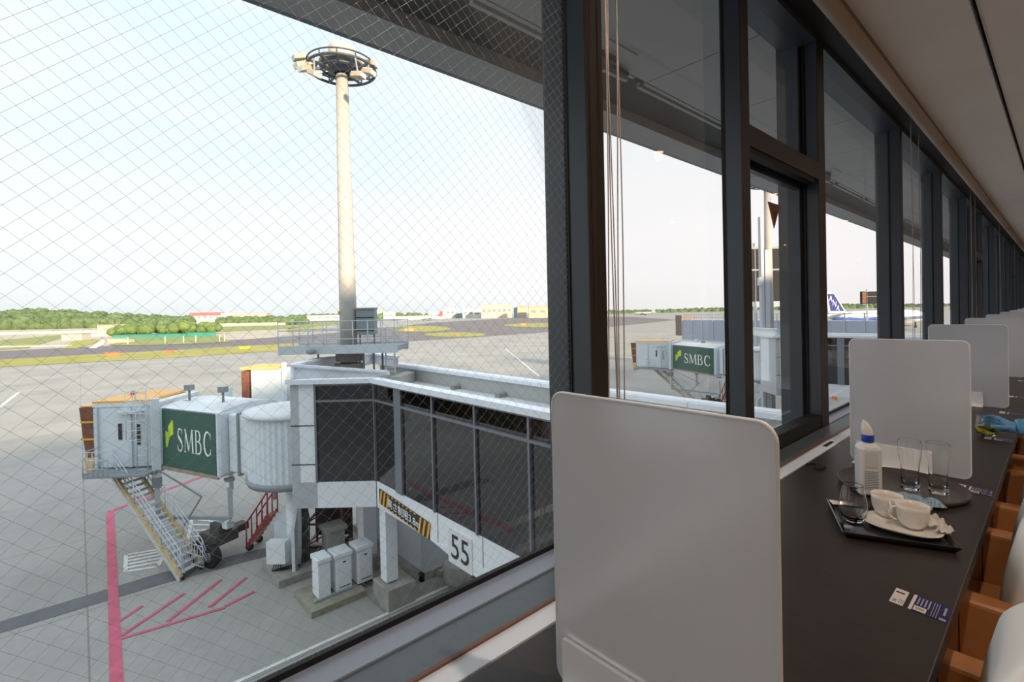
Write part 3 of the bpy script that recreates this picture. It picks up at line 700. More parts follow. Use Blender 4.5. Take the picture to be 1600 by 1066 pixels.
# ================================================================== BOARDING BRIDGE
def smbc(parent, O, xd, L, H):
    """green advert face with logo and serif lettering; O lower left corner, xd along the face"""
    xd = Vector(xd).normalized(); yd = Vector((0, 0, 1)); nn = xd.cross(yd)
    P = lambda u, v, o=.02: O+xd*u*L+yd*v*H+nn*o
    mb = MB(); mb.slab([P(0, 0, 0), P(1, 0, 0), P(1, 1, 0), P(0, 1, 0)], nn*.015); pan = mb.build('advert_panel', M_green, parent)
    mb = MB()
    for pts in ([(.075, .38), (.13, .34), (.185, .55), (.185, .66), (.12, .60), (.075, .64)],):
        pass
    mb.slab([P(.07, .36), P(.10, .33), P(.155, .52), P(.155, .645), P(.125, .60), P(.07, .62)], nn*.006); mb.build('logo_lower', M_lime, pan)
    mb = MB(); mb.slab([P(.125, .60), P(.155, .655), P(.19, .60), P(.225, .63), P(.225, .81), P(.205, .83), P(.125, .70)], nn*.006)
    mb.slab([P(.157, .53), P(.225, .58), P(.225, .63), P(.157, .645)], nn*.005); mb.build('logo_upper', M_lime2, pan)
    # serif letters, unit height boxes
    def let(kind, u, wd):
        mb = MB(); X = xd*wd*L; Y = yd*.40*H; O2 = P(u, .30, .024)
        if kind == 'S':
            pts = arc(.52, .74, .36, .23, 25, 180, 8)+arc(.48, .72, .34, .20, 190, 262, 5)
            pts = [(.86, .80), (.74, .93), (.52, .985), (.28, .93), (.17, .78), (.24, .64), (.5, .52), (.76, .40), (.86, .25), (.74, .08), (.48, .015), (.22, .07), (.10, .24)]
            ws = [.05, .06, .06, .10, .16, .17, .18, .17, .16, .10, .06, .06, .05]
            ribbon(mb, pts, ws, O2, X, Y)
            ribbon(mb, [(.85, .74), (.88, .98)], .05, O2, X, Y); ribbon(mb, [(.08, .28), (.09, .02)], .05, O2, X, Y)
        if kind == 'M':
            ribbon(mb, [(.12, 0), (.19, .97)], .05, O2, X, Y); ribbon(mb, [(.17, .98), (.49, .1)], .13, O2, X, Y); ribbon(mb, [(.49, .06), (.80, .98)], .05, O2, X, Y)
            ribbon(mb, [(.81, .98), (.88, 0)], .14, O2, X, Y)
            for a, b, y in ((.02, .24, .02), (.74, 1.0, .02), (.08, .26, .98), (.74, .94, .98)): ribbon(mb, [(a, y), (b, y)], .04, O2, X, Y)
        if kind == 'B':
            ribbon(mb, [(.2, 0), (.2, 1)], .17, O2, X, Y)
            ribbon(mb, [(.05, .98), (.45, .98)]+arc(.45, .755, .3, .225, 80, -80, 8)+[(.2, .53)], [.045, .05]+[.06, .09, .13, .16, .17, .16, .13, .09, .06]+[.05], O2, X, Y)
            ribbon(mb, [(.2, .53), (.5, .53)]+arc(.5, .275, .36, .255, 80, -80, 8)+[(.05, .02)], [.045, .05]+[.06, .09, .13, .16, .18, .16, .13, .09, .06]+[.05], O2, X, Y)
        if kind == 'C':
            ribbon(mb, arc(.55, .5, .42, .49, 38, 322, 16), [.05, .05, .06, .08, .11, .14, .17, .18, .18, .18, .17, .14, .11, .08, .06, .05, .05], O2, X, Y)
            ribbon(mb, [(.88, .70), (.90, .97)], .05, O2, X, Y); ribbon(mb, [(.88, .30), (.90, .03)], .05, O2, X, Y)
        mb.build('letter_'+kind.lower(), M_letw, pan)
    let('S', .295, .115); let('M', .42, .195); let('B', .625, .135); let('C', .78, .15)
    return pan
def stair_run(t, A, B, side, steps, name='service_stair'):
    """open metal stair from A (top) to B (bottom); side = unit horizontal width vector, width .95"""
    W = .95
    mb = MB(); mb.bar(A, B, .10, .2); st = mb.build(name, mat('stair_stringer', (.55, .42, .20), .6, var=.25, scale=3), t)
    mb = MB(); mb.bar(A+side*W, B+side*W, .10, .2); mb.build('stringer', mat('stair_stringer', (.55, .42, .20), .6), st)
    mb = MB(); mb.bar(A-side*.07-Vector((0, 0, .12)), B-side*.07-Vector((0, 0, .12)), .04, .12); mb.bar(A+side*(W+.07)-Vector((0, 0, .12)), B+side*(W+.07)-Vector((0, 0, .12)), .04, .12); mb.build('side_rail', M_steel, st)
    hd = (B-A); hd.z = 0; hd.normalize()
    for i in range(steps):
        c = A.lerp(B, (i+.5)/steps)+side*W/2+Vector((0, 0, .05))
        mb = MB(); mb.obox(c, hd*.12, side*W/2*.94, (0, 0, .018)); mb.build('tread', M_steel, st)
    for s_ in (0, W):
        mb = MB(); up = Vector((0, 0, 1))
        for h in (.45, .75, 1.0): mb.tube([A+side*s_+up*h-hd*.3, A+side*s_+up*h, B+side*s_+up*(h+.05), B+side*s_+up*max(.25, h-.35)+hd*.28], .022, 6)
        for i in range(9):
            c = A.lerp(B, i/8.0)+side*s_; mb.tube([c, c+up*1.02], .018, 6)
        mb.build('handrail', M_steel, st)
    mb = MB()
    for s_ in (.08, W-.08): c = B+side*s_; mb.lathe([(.0001, -.03), (.1, -.03), (.1, .03), (.0001, .03)], (c.x, c.y, 0), 10)
    mb = MB()
    for s_ in (.08, W-.08):
        c = B+side*s_+Vector((0, 0, -.02)); c.z = GZ+.11; mb.tube([c-side*.03, c+side*.03], .1, 12)
    mb.build('caster_wheel', M_black, st)
    return st
def bridge(label, rot, R, L, red_ladder=True, CL=2.75, cab_turn=0.5, stair=True, panel=True):
    """rot: rotunda centre; R, L: near-side ends of the tunnel face (upper edge) """
    rot = Vector(rot); R = Vector(R); L = Vector(L)
    u = (L-R); u.z = 0; LEN = u.length; u.normalize(); n = Vector((u.y, -u.x, 0))
    if n.dot(rot-R) < 0: n = -n
    up = Vector((0, 0, 1)); zt, zb = -3.8, -6.3
    t = thing('boarding_bridge', label, 'boarding bridge', (rot.x, rot.y, GZ))
    # rotunda: column, collar, drum, roof
    c = Vector((rot.x, rot.y, 0))
    mb = MB(); mb.lathe([(.0001, GZ+.3), (.40, GZ+.3), (.40, -6.6), (.0001, -6.6)], c, 20); colm = mb.build('rotunda_column', M_panelw, t)
    for k, a in enumerate((2.6, 4.1, 5.7)):
        d = Vector((math.cos(a), math.sin(a), 0)); mb = MB(); mb.slab([c+d*.38+up*GZ, c+d*.85+up*GZ, c+d*.85+up*(-8.1), c+d*.38+up*(-7.5)], Vector((-d.y, d.x, 0))*.12); mb.build('gusset', M_bridge, colm)
    mb = MB(); mb.box(c.x-1.05, c.x+1.05, c.y-1.05, c.y+1.05, GZ, GZ+.28); mb.build('column_footing', M_conc, t, bevel=.02)
    mb = MB(); fw = Vector((.749, -.6626, 0)); rt = Vector((.6626, .749, 0)); bc = c+fw*.75-rt*.45+up*(GZ+1.05)
    mb.obox(bc, rt*.36, fw*.18, up*.42); mb.build('control_box', mat('white_lid', (.80, .84, .86), .4), t, bevel=.01)
    mb = MB()
    for i in range(4): mb.tube([bc+up*-.4+rt*(.08*i-.1), bc-up*.75+rt*(.1*i-.25), c+fw*.45-up*-GZ*0+up*(GZ+.35)+rt*(.1*i)], .03, 6)
    for i in range(5): mb.tube([c+rt*(.28+.05*i)+fw*(.3-.04*i)+up*(GZ+.35), c+rt*(.34+.05*i)+fw*(.3-.04*i)+up*-8, c+rt*(.3+.04*i)+fw*.3+up*-7.0], .025, 6)
    mb.build('cable_bundle', M_black, t)
    mb = MB(); mb.lathe([(.0001, -6.62), (.6, -6.62), (1.1, -6.45), (1.72, -6.35), (1.78, -6.22), (1.78, -6.1), (.0001, -6.1)], c, 36); mb.build('rotunda_floor', M_grey, t)
    mb = MB(); n_ = 96
    prof = []
    vs = []; fs = []
    for k in range(n_):
        a = 2*math.pi*k/n_; r_ = 1.70 if k % 2 else 1.67
        vs += [(c.x+r_*math.cos(a), c.y+r_*math.sin(a), -6.1), (c.x+r_*math.cos(a), c.y+r_*math.sin(a), -3.72)]
    fs = [(2*k, 2*((k+1) % n_), 2*((k+1) % n_)+1, 2*k+1) for k in range(n_)]
    mb.add(vs, fs); mb.build('rotunda_curtain', M_bridge, t)
    mb = MB(); mb.lathe([(1.72, -3.74), (1.84, -3.72), (1.84, -3.58), (1.2, -3.48), (.0001, -3.44)], c, 36); mb.build('rotunda_roof', M_bridge_roof, t)
    b0 = c+up*-3.42; mb = MB(); mb.lathe([(.0001, .26), (.07, .2), (.09, .1), (.06, 0)], b0+Vector((.9, .5, -.05)), 10); mb.build('beacon', mat('red_beacon', (.55, .04, .04), .4), t)
    # flank housings of the roller curtains
    def seg(s0, s1, hw0, hw1, z0, z1, name, m, bev=.05, roof=True):
        """tunnel piece between distances s0..s1 measured from R back towards the rotunda (s<0) or out to the cab"""
        mid = R+n*hwN
        mb = MB(); a = mid+u*s0; b = mid+u*s1
        mb.obox(Vector(((a.x+b.x)/2, (a.y+b.y)/2, (z0+z1)/2)), u*(s1-s0)/2, n*hw0, up*(z1-z0)/2); return mb.build(name, m, t, bevel=bev)
    hwN = 1.45
    seg(-1.75, -1.05, 1.25, 0, -6.25, -3.75, 'corner_housing', M_bridge, .22)
    seg(-1.05, -.25, 1.12, 0, -6.2, -3.85, 'inner_tunnel', M_bridge)
    seg(-.95, -.82, 1.2, 0, -6.3, -3.75, 'tunnel_collar', M_grey)
    seg(-.16, .0, 1.5, 0, zb-.08, zt+.06, 'tunnel_frame', M_bridge)
    seg(-.2, LEN+.1, hwN, 0, zb, zt, 'outer_tunnel', M_bridge, .03)
    # gently curved roof of the outer tunnel
    mb = MB(); m0 = R+n*hwN; vs = []; K = 8
    for s_ in (-.15, LEN+.12):
        for k in range(K+1):
            o_ = -hwN*1.02+2.04*hwN*k/K; vs.append(m0+u*s_+n*o_+up*(.24*(1-(o_/hwN/1.03)**2)+.02))
    for v in vs: v.z += zt-R.z
    mb.add(vs, [(k, k+1, K+2+k, K+1+k) for k in range(K)], True); mb.add(vs, [tuple(range(K+1)), tuple(range(K+1, 2*K+2))]); mb.build('tunnel_roof', M_bridge_roof, t)
    mb = MB(); mb.bar(R+n*-.03+up*(zb-R.z-.06)+u*-.1, L+n*-.03+up*(zb-L.z-.06), .1, .14); mb.build('tunnel_sill', mat('rusty_sill', (.34, .27, .21), .7, var=.2, scale=3), t)
    if panel: smbc(t, Vector((L.x, L.y, zb+.02))-n*.025, -u, LEN-.02, zt-zb-.04)
    # lift columns, bogie
    for s_, zz in ((LEN+.16, GZ+1.6), (-.12, GZ+1.9)):
        for side in (-.22, 2*hwN+.22):
            p = R+u*s_+n*(side if s_ > 1 else (.4 if side < 0 else 2.5))
            if s_ > 1: mb = MB(); mb.bar((p.x, p.y, -3.35), (p.x, p.y, -6.9), .30, .26); mb.build('lift_column', M_bridge, t)
            mb = MB(); mb.bar((p.x, p.y, -6.9), (p.x, p.y, zz), .18, .18); mb.build('lift_piston', M_steel, t)
            mb = MB(); mb.bar((p.x, p.y, -6.5 if s_ < 1 else -6.75), (p.x, p.y, -6.6 if s_ < 1 else -7.15), .34, .34); mb.build('column_collar', M_grey, t)
    p = R+u*(LEN+.16)+n*-.22; q = R+u*-.12+n*.4
    mb = MB(); mb.bar((p.x, p.y, GZ+1.5), (q.x, q.y, GZ+1.85), .12, .12)
    mb.bar((p.x, p.y, -6.4), (p+(q-p)*.62)[:2]+(GZ+2.6,), .05); mb.bar((p+(q-p)*.62)[:2]+(GZ+2.6,), (p+(q-p)*.35)[:2]+(GZ+1.2,), .05)
    mb.build('diagonal_brace', M_grey, t)
    bc = R+u*(LEN*.22)+n*.5; bc.z = GZ+.95
    mb = MB(); mb.obox(bc, u*.55, n*.5, up*.22); mb.obox(bc+up*.4-u*.15, u*.3, n*.3, up*.2); mb.obox(bc+n*.7, u*.25, n*.5, up*.15); bg_ = mb.build('wheel_bogie', mat('sooty_bogie', (.09, .085, .075), .6, .3), t, bevel=.03)
    mb = MB(); mb.bar(bc+up*.2, (q.x, q.y, GZ+1.85), .14); mb.tube([bc+up*.5+u*.2, bc+up*.62-u*.45], .12, 12); mb.obox(bc-u*.6+up*.55, u*.16, n*.16, up*.12); mb.build('drive_motor', M_bridge, bg_)
    for s_ in (-.32, .32):
        wc = bc+u*s_*1.4-n*.62; wc.z = GZ+.45
        mb = MB(); mb.tube([wc-n*.16, wc+n*.16], .44, 24); mb.build('wheel', M_black, bg_, bevel=.04)
        mb = MB(); mb.tube([wc-n*.18, wc-n*.1], .2, 16); mb.build('hub', M_chrome, bg_)
    mb = MB()
    for a, b in ((-.75, 1.0),):
        f = bc-n*1.15; f.z = GZ+.3
        for i in range(11): v = f+u*(a+(b-a)*i/10); mb.tube([v, v+up*.8], .014, 5)
        for z in (0, .4, .8): mb.tube([f+u*a+up*z, f+u*b+up*z], .018, 5)
    mb.build('wheel_guard', M_steel, bg_)
    # cab, turned by cab_turn
    ca = math.cos(cab_turn); sa = math.sin(cab_turn)
    w = Vector((u.x*ca-u.y*sa, u.x*sa+u.y*ca, 0)); m = Vector((w.y, -w.x, 0))
    if m.dot(n) < 0: m = -m
    C0 = L+u*.35+n*.05; C0.z = 0
    ztc, zbc = -3.72, -6.38
    mid = C0+w*CL/2+m*1.5
    mb = MB(); mb.obox(mid+up*(ztc+zbc)/2, w*CL/2, m*1.5, up*(ztc-zbc)/2); cab = mb.build('cab', M_bridge, t, bevel=.05)
    mb = MB(); mb.obox(mid+up*(zbc-.1)+w*-.05-m*.35, w*(CL/2+.1), m*1.75, up*.07); mb.build('cab_floor', M_grey, t)
    mb = MB(); mb.obox(mid+up*(ztc+.08), w*(CL/2+.02), m*1.53, up*.08); mb.build('cab_roof', M_bridge_roof, t)
    mb = MB(); mb.slab([C0+w*.5+m*.0+up*(ztc+.16), C0+w*(CL+.05)+up*(ztc+.16), C0+w*(CL+.05)+m*2.9+up*(ztc+.2), C0+w*.5+m*2.9+up*(ztc+.2)], up*.1); mb.build('canopy_cover', M_orange, t)
    # door, window, pilasters on the near cab wall
    f = lambda s_, z, o_=-.02: C0+w*s_+m*o_+up*z
    mb = MB(); mb.slab([f(.25, -6.2), f(1.05, -6.2), f(1.05, -4.1), f(.25, -4.1)], m*.02); dr = mb.build('door', mat('door_pale_blue', (.60, .67, .71), .4), cab)
    mb = MB(); mb.slab([f(.8, -5.4, -.04), f(.95, -5.4, -.04), f(.95, -4.5, -.04), f(.8, -4.5, -.04)], m*.02); mb.build('door_window', M_tint, dr)
    mb = MB(); mb.slab([f(1.58, -5.15, -.04), f(1.72, -5.15, -.04), f(1.72, -4.45, -.04), f(1.58, -4.45, -.04)], m*.02); mb.build('slot_window', M_tint, cab)
    mb = MB()
    for s_ in (.12, 1.2, 2.62): mb.obox(f(s_, -5.05, -.05), w*.07, m*.05, up*1.3)
    mb.obox(f(1.15, -3.95, -.12), w*.5, m*.14, up*.05); mb.build('cab_pilaster', mat('door_pale_blue', (.46, .54, .58), .4), cab)
    # bellows and lower cushion at the end
    E0 = C0+w*(CL+.02)
    mb = MB(); K = 7
    pts = [(0, -3.72), (.35, -3.7), (.62, -3.72), (.55, -4.4), (.50, -5.0), (.42, -5.6), (.36, -6.2), (0, -6.2)]
    mb.slab([E0+w*a+up*z+m*.05 for a, z in pts], m*.5); bl = mb.build('bellows', M_brown, t)
    mb = MB(); mb.slab([E0+w*a+up*z+m*2.4 for a, z in pts], m*.5); mb.build('bellows', M_brown, t)
    mb = MB(); mb.obox(E0+w*.3+m*1.5+up*-3.78, w*.3, m*1.4, up*.12); mb.build('bellows_top', M_orange, t)
    mb = MB()
    for z in (-4.35, -5.1, -5.95): mb.obox(E0+w*.27+m*.04+up*z, w*.3, m*.03, up*.04)
    mb.build('bellows_strap', mat('yellow_strap', (.75, .42, .04), .6), bl)
    mb = MB(); mb.obox(E0+w*.16+m*1.2+up*-6.35, w*.22, m*1.3, up*.42); mb.build('bumper_cushion', mat('worn_orange_cushion', (.72, .47, .22), .8, var=.3, scale=6), t, bevel=.08)
    # service landing and ladder cage
    if stair:
        La = C0+w*.35-m*1.05+up*(zbc-.08)
        mb = MB(); mb.obox(La+w*.85+m*.5, w*1.25, m*.52, up*.04); mb.build('landing', M_grey, t)
        mb = MB()
        for z in (.35, .7, 1.05): mb.tube([La+w*2.1+m*1.0+up*z, La+w*2.1+up*z, La+w*1.1+up*z], .02, 6)
        for k in range(6): v = La+w*(2.1-.2*k); mb.tube([v, v+up*1.05], .018, 6)
        mb.tube([La+w*-.35+up*1.05, La+w*-.35+m*1+up*1.05], .02, 6)
        mb.build('landing_rail', M_steel, t)
        # bottom of the stair
        return t, La, w, m, C0, u, n
    return t, None, w, m, C0, u, n

def bridge_extras(t, C0, w, m, La, side, A, B, steps):
    up = Vector((0, 0, 1))
    stair_run(t, A, B, side, steps)
    mb = MB(); zb_, zt_ = -6.4, -2.95
    base = C0+w*.55-m*.32
    for a in (-.22, .22):
        mb.tube([base+w*a+up*zb_, base+w*a+up*zt_, base+w*a+m*.5+up*zt_], .025, 6)
    for i in range(12): z = zb_+.3*i; mb.tube([base-w*.22+up*z, base+w*.22+up*z], .018, 6)
    for i in range(6):
        z = -5.0+.4*i; mb.tube([base-w*.22+up*z, base-w*.36-m*.35+up*z, base-m*.6+up*z, base+w*.36-m*.35+up*z, base+w*.22+up*z], .016, 6)
    for a in (-.3, 0, .3): mb.tube([base+w*a-m*.48+up*-5.0, base+w*a-m*.48+up*-3.0], .014, 6)
    mb.build('caged_ladder', mat('white_ladder', (.66, .68, .68), .5), t)

up = Vector((0, 0, 1))
b1, La, w_, m_, C0, u_, n_ = bridge('pale blue boarding bridge with green SMBC panel, nearest, left of the pier',
    (-20.35, 6.35, 0), onz(337.5, 647, -3.8), onz(254, 638, -3.8), cab_turn=.5)
B1 = g(283, 908)+up*.12; Bs = g(314, 890)-g(283, 908); Bs.z = 0; Bs.normalize()
A1 = onz(172, 733, -6.46)
A1 = Vector((A1.x, A1.y, -6.46))
bridge_extras(b1, C0, w_, m_, La, Bs, A1, B1, 20)
mb = MB(); mb.slab([A1-up*.05, A1+Bs*.95-up*.05, A1+Bs*.95+(C0-A1).normalized()*0+m_*1.2-up*.05, A1+m_*1.2-up*.05], up*.05); mb.build('stair_head_plate', M_grey, b1)
# roof gear
for (x, y, lab) in ((240, 618, 'camera'), (335, 612, 'horn')):
    c = onz(x, y, -3.6)
    c = b1.location.lerp(Vector((-26.3, 3.5, 0)), .95 if lab == 'camera' else .62); c.z = -3.62
    mb = MB(); mb.tube([c, c+up*.55], .05, 8); mb.obox(c+up*.6, (.12, .1, 0), (-.08, .1, 0), (0, 0, .12)); mb.bar(c-Vector((.25, .1, 0)), c+Vector((.25, .1, 0)), .3, .08)
    mb.build('roof_'+lab, M_grey, b1)
c = onz(178, 620, -3.5); mb = MB(); mb.lathe([(.0001, .22), (.08, .16), (.1, .08), (.08, 0)], C0+w_*2.2+m_*1.6+up*-3.45, 10); mb.build('beacon', mat('red_beacon', (.55, .04, .04), .4), b1)

# second bridge head reaching round the far side of the same pier
t2 = thing('boarding_bridge', 'pale blue bridge head with orange bellows, half hidden behind the near rotunda', 'boarding bridge', (-33, 12, GZ))
Pn = onz(378, 638, -6.3); d0 = atd(379, 578, Pn.dot(FWD)); 
q = Vector((.6626, .749, 0)); qn = Vector((-.749, .6626, 0))
z1 = d0.z; z0 = Pn.z; base = Vector((Pn.x, Pn.y, 0))
dep2 = Pn.dot(FWD); sc = dep2/765.
mb = MB(); mb.obox(base+q*(42*sc)+qn*1.4+up*(z0+z1)/2, q*(27*sc), qn*1.4, up*(z1-z0)/2); mb.build('cab', M_bridge, t2, bevel=.05)
mb = MB(); mb.obox(base+q*(110*sc)+qn*1.6+up*(z0+z1+.1)/2, q*(44*sc), qn*1.5, up*((z1-z0)/2-.05)); mb.build('tunnel', M_bridge, t2, bevel=.05)
mb = MB(); mb.bar(base+q*(68*sc)-qn*.1+up*(z0-2), base+q*(68*sc)-qn*.1+up*(z1+.45), .3, .25); mb.build('lift_column', M_bridge, t2)
mb = MB(); mb.obox(base+q*(6*sc)+qn*1.0+up*(z0+z1)/2, q*(6*sc), qn*1.0, up*((z1-z0)/2-.1)); mb.build('bellows', M_brown, t2, bevel=.05)
mb = MB(); mb.obox(base+q*(30*sc)+qn*1.2+up*(z1+.08), q*(30*sc), qn*1.3, up*.08); mb.build('canopy_cover', M_orange, t2)
mb = MB(); mb.obox(base+q*(12*sc)+qn*.8+up*(z0+.1), q*(8*sc), qn*.8, up*.32); mb.build('bumper_cushion', M_orange, t2, bevel=.05)
mb = MB(); mb.lathe([(.0001, GZ), (.3, GZ), (.3, -6.2), (.0001, -6.2)], base+q*(110*sc)+qn*1.6, 12); mb.build('support_column', M_panelw, t2)

# red passenger/engineer ladder and red frame behind the column
r = thing('red_access_ladder', 'bright red mobile access ladder standing behind the bridge column', 'ladder', (-22.8, 6.0, GZ))
A = g(408, 858); Bq = g(432, 835)
def ladder(A, H, along, side, par, n=7):
    A = Vector(A)
    for s_ in (0, .75):
        mb = MB(); mb.bar(A+side*s_, A+side*s_+along+up*H, .08, .1); mb.build('side_rail', M_red, par)
        mb = MB(); mb.tube([A+side*s_+up*1.0, A+side*s_+along+up*(H+1.0), A+side*s_+along*1.4+up*(H+1.0)], .035, 6)
        for k in range(5): v = A+side*s_+along*(k/4)+up*H*(k/4); mb.tube([v, v+up*1.0], .03, 6)
        mb.build('handrail', M_red, par)
    for k in range(n): v = A+along*((k+.5)/n)+up*H*((k+.5)/n); mb = MB(); mb.bar(v, v+side*.75, .22, .05); mb.build('tread', mat('worn_red_tread', (.35, .12, .09), .7), par)
ladder(g(402, 850)+up*.2, 1.35, Vector((1.3, 1.4, 0))*.5, Vector((.6, -.7, 0)), r)
for s_ in ((0, 0), (.5, -.5)):
    v = g(405, 848)+Vector((s_[0], s_[1], .16)); mb = MB(); mb.tube([v-Vector((.03, 0, 0)), v+Vector((.05, 0, 0))], .16, 10); mb.build('wheel', M_black, r)
r = thing('red_equipment_frame', 'dark red steel frame trolley between the bridge column and the pier pillar', 'trolley', (-20.5, 8.2, GZ))
mb = MB(); P0_ = g(478, 868); dd = [Vector((.6, .68, 0))*1.7, Vector((-.72, .62, 0))*1.3]
for i in (0, 1):
    for j in (0, 1):
        v = P0_+dd[0]*i+dd[1]*j; mb.bar(v, v+up*2.3, .09)
for z in (.35, 1.3, 2.3):
    for a, b in (((0, 0), (1, 0)), ((1, 0), (1, 1)), ((1, 1), (0, 1)), ((0, 1), (0, 0))):
        mb.bar(P0_+dd[0]*a[0]+dd[1]*a[1]+up*z, P0_+dd[0]*b[0]+dd[1]*b[1]+up*z, .08)
mb.bar(P0_+up*.35, P0_+dd[0]+up*1.3, .05); mb.bar(P0_+up*1.3, P0_+dd[0]+up*2.3, .05); mb.build('frame', mat('dull_red', (.17, .045, .04), .6), r)
mb = MB(); mb.slab([P0_+up*2.3, P0_+dd[0]+up*2.3, P0_+dd[0]+dd[1]+up*2.3, P0_+dd[1]+up*2.3], up*.06); mb.build('deck', mat('dull_red', (.17, .045, .04), .6), r)
mb = MB(); mb.slab([P0_+dd[1]*.9+up*.4, P0_+dd[0]+dd[1]*.9+up*.4, P0_+dd[0]+dd[1]*.9+up*2.2, P0_+dd[1]*.9+up*2.2], dd[1]*.05); mb.build('rear_panel', M_gasket, r)

# ================================================================== LIGHT MAST
MX, MY = -19.3, 8.2
dM = Vector((MX, MY, -1)).dot(FWD)
t = thing('floodlight_mast', 'tall beige floodlight mast rising behind the near pier roof', 'light mast', (MX, MY, -2.3))
mb = MB(); mb.lathe([(.0001, -1.85), (.335, -1.85), (.335, .5), (.33, .8), (.235, 9.75), (.0001, 9.75)], (MX, MY, 0), 28); mb.build('pole', M_mast, t)
mb = MB(); mb.box(MX-.48, MX+.42, MY-.42, MY+.48, -2.3, -1.9); mb.build('concrete_base', mat('mossy_concrete', (.27, .26, .19), .9), t)
mb = MB(); mb.lathe([(.0001, -1.80), (.56, -1.80), (.56, -1.42), (.50, -1.34), (.0001, -1.34)], (MX, MY, 0), 8, smooth=False); mb.build('base_collar', mat('brown_grey_collar', (.19, .165, .16), .7), t)
mb = MB(); mb.box(MX-.05, MX+.03, MY-.4, MY-.33, .1, .22); mb.build('yellow_plate', M_yell, t)
# ring with lamps
HZ = 9.95
mb = MB(); 
for rr in (1.32, .75):
    mb.tube([(MX+rr*math.cos(a), MY+rr*math.sin(a), HZ) for a in [2*math.pi*i/36 for i in range(37)]], .055, 6, cap=False)
mb.tube([(MX+1.32*math.cos(a), MY+1.32*math.sin(a), HZ+.22) for a in [2*math.pi*i/36 for i in range(37)]], .03, 6, cap=False)
for i in range(12):
    a = 2*math.pi*i/12; d = Vector((math.cos(a), math.sin(a), 0)); c = Vector((MX, MY, HZ))
    mb.bar(c+d*.2, c+d*1.32, .06, .1); mb.bar(c+d*1.32, c+d*1.32+up*.22, .04)
mb.build('lamp_ring', mat('dark_steel_ring', (.07, .085, .105), .5, .4), t)
mb = MB(); mb.lathe([(.3, HZ-.15), (.55, HZ-.05), (.6, HZ+.1), (.35, HZ+.2), (.0001, HZ+.2)], (MX, MY, 0), 24); mb.build('winch_head', mat('dark_steel_ring', (.07, .085, .105), .5, .4), t)
mb = MB(); mb.lathe([(.42, HZ+.18), (.50, HZ+.30), (.50, HZ+.85), (.44, HZ+.98), (.0001, HZ+1.02)], (MX, MY, 0), 28)
mb.lathe([(.0001, HZ+.26), (.8, HZ+.3), (.88, HZ+.24), (.8, HZ+.2)], (MX, MY, 0), 24); mb.build('top_housing', M_mast, t)
mb = MB(); mb.tube([(MX, MY, HZ+1), (MX, MY, HZ+1.45)], .012, 5); mb.build('lightning_rod', M_grey, t)
M_lamp = mat('floodlight_housing', (.42, .35, .27), .5); M_lens = mat('floodlight_glass', (.6, .62, .62), .15)
cl = Vector((MX, MY, HZ)).normalized()
vx, vy = Vector((.6626, .749, 0)), Vector((.749, -.6626, 0))   # right / towards camera
for (px_, py_, fy, yaw, tl) in ((470, 101, .4, 2.5, .35), (477, 118, .7, 2.3, .45), (484, 105, .1, 2.7, .4), (486, 127, .9, 2.1, .4), (503, 138, 1.1, .5, .45), (568, 144, 1.2, .3, .15),
                             (578, 109, .2, .2, .3), (576, 127, .5, .3, .3), (558, 98, -.6, .6, .3), (513, 86, -.4, 2.5, .3), (550, 92, -.4, .3, .2), (495, 93, -.5, 2.8, .3), (508, 100, -.9, 3.4, .4)):
    rx = (px_-529)*.0262; z = (112-py_)*.0268+.05
    c = Vector((MX, MY, HZ+z))+vx*rx+vy*fy
    d = (vx*math.cos(yaw)+vy*math.sin(yaw)).normalized(); s_ = Vector((-d.y, d.x, 0)); dn = (d*math.cos(tl)-up*math.sin(tl)); uu = s_.cross(dn)
    if uu.z < 0: uu = -uu
    mb = MB(); mb.obox(c, dn*.22, s_*.19, uu*.10); mb.obox(c-dn*.24, dn*.08, s_*.1, uu*.07); fl = mb.build('floodlight', M_lamp, t, bevel=.03)
    mb = MB(); mb.obox(c+dn*.225, dn*.006, s_*.17, uu*.085); mb.build('lens', M_lens, fl)
    mb = MB(); rr = Vector((MX, MY, HZ)); e_ = (c-rr); e_.z = 0; mb.bar(c, rr+e_.normalized()*min(1.3, e_.length)+up*.05, .05); mb.build('bracket', M_grey, fl)

# equipment platform around the mast
t = thing('equipment_platform', 'grey steel platform with railings around the mast above the pier roof', 'platform', (-19.4, 8.1, -2.3))
pc = Vector((-19.35, 8.1, 0)); HA = 2.32
a0 = atd(447, 543, dM-.2); a1 = atd(629, 541, dM-.2)
ctr = (a0+a1)/2; 
Y_ = vx; X_ = vy
pc = Vector((ctr.x, ctr.y, 0))+qn*.25
zf = -1.27
mb = MB(); mb.obox(pc+up*zf, Y_*HA, X_*.95, up*.1); mb.build('deck', M_grey, t)
mb = MB()
for s_ in (1, -1): mb.bar(pc+Y_*-HA+X_*.95*s_+up*(zf), pc+Y_*HA+X_*.95*s_+up*(zf), .07, .34)
mb.build('edge_beam', M_steel, t)
mb = MB()
for s_ in (1, -1):
    for i in range(9):
        v = pc+Y_*(-HA+2*HA*i/8)+X_*.95*s_; mb.tube([v+up*zf, v+up*(zf+1.1)], .02, 6)
    for h in (.4, .75, 1.1): mb.tube([pc+Y_*-HA+X_*.95*s_+up*(zf+h), pc+Y_*HA+X_*.95*s_+up*(zf+h)], .02, 6)
for e_ in (-1, 1):
    for h in (.4, .75, 1.1): mb.tube([pc+Y_*HA*e_+X_*.95+up*(zf+h), pc+Y_*HA*e_-X_*.95+up*(zf+h)], .02, 6)
mb.build('railing', M_steel, t)
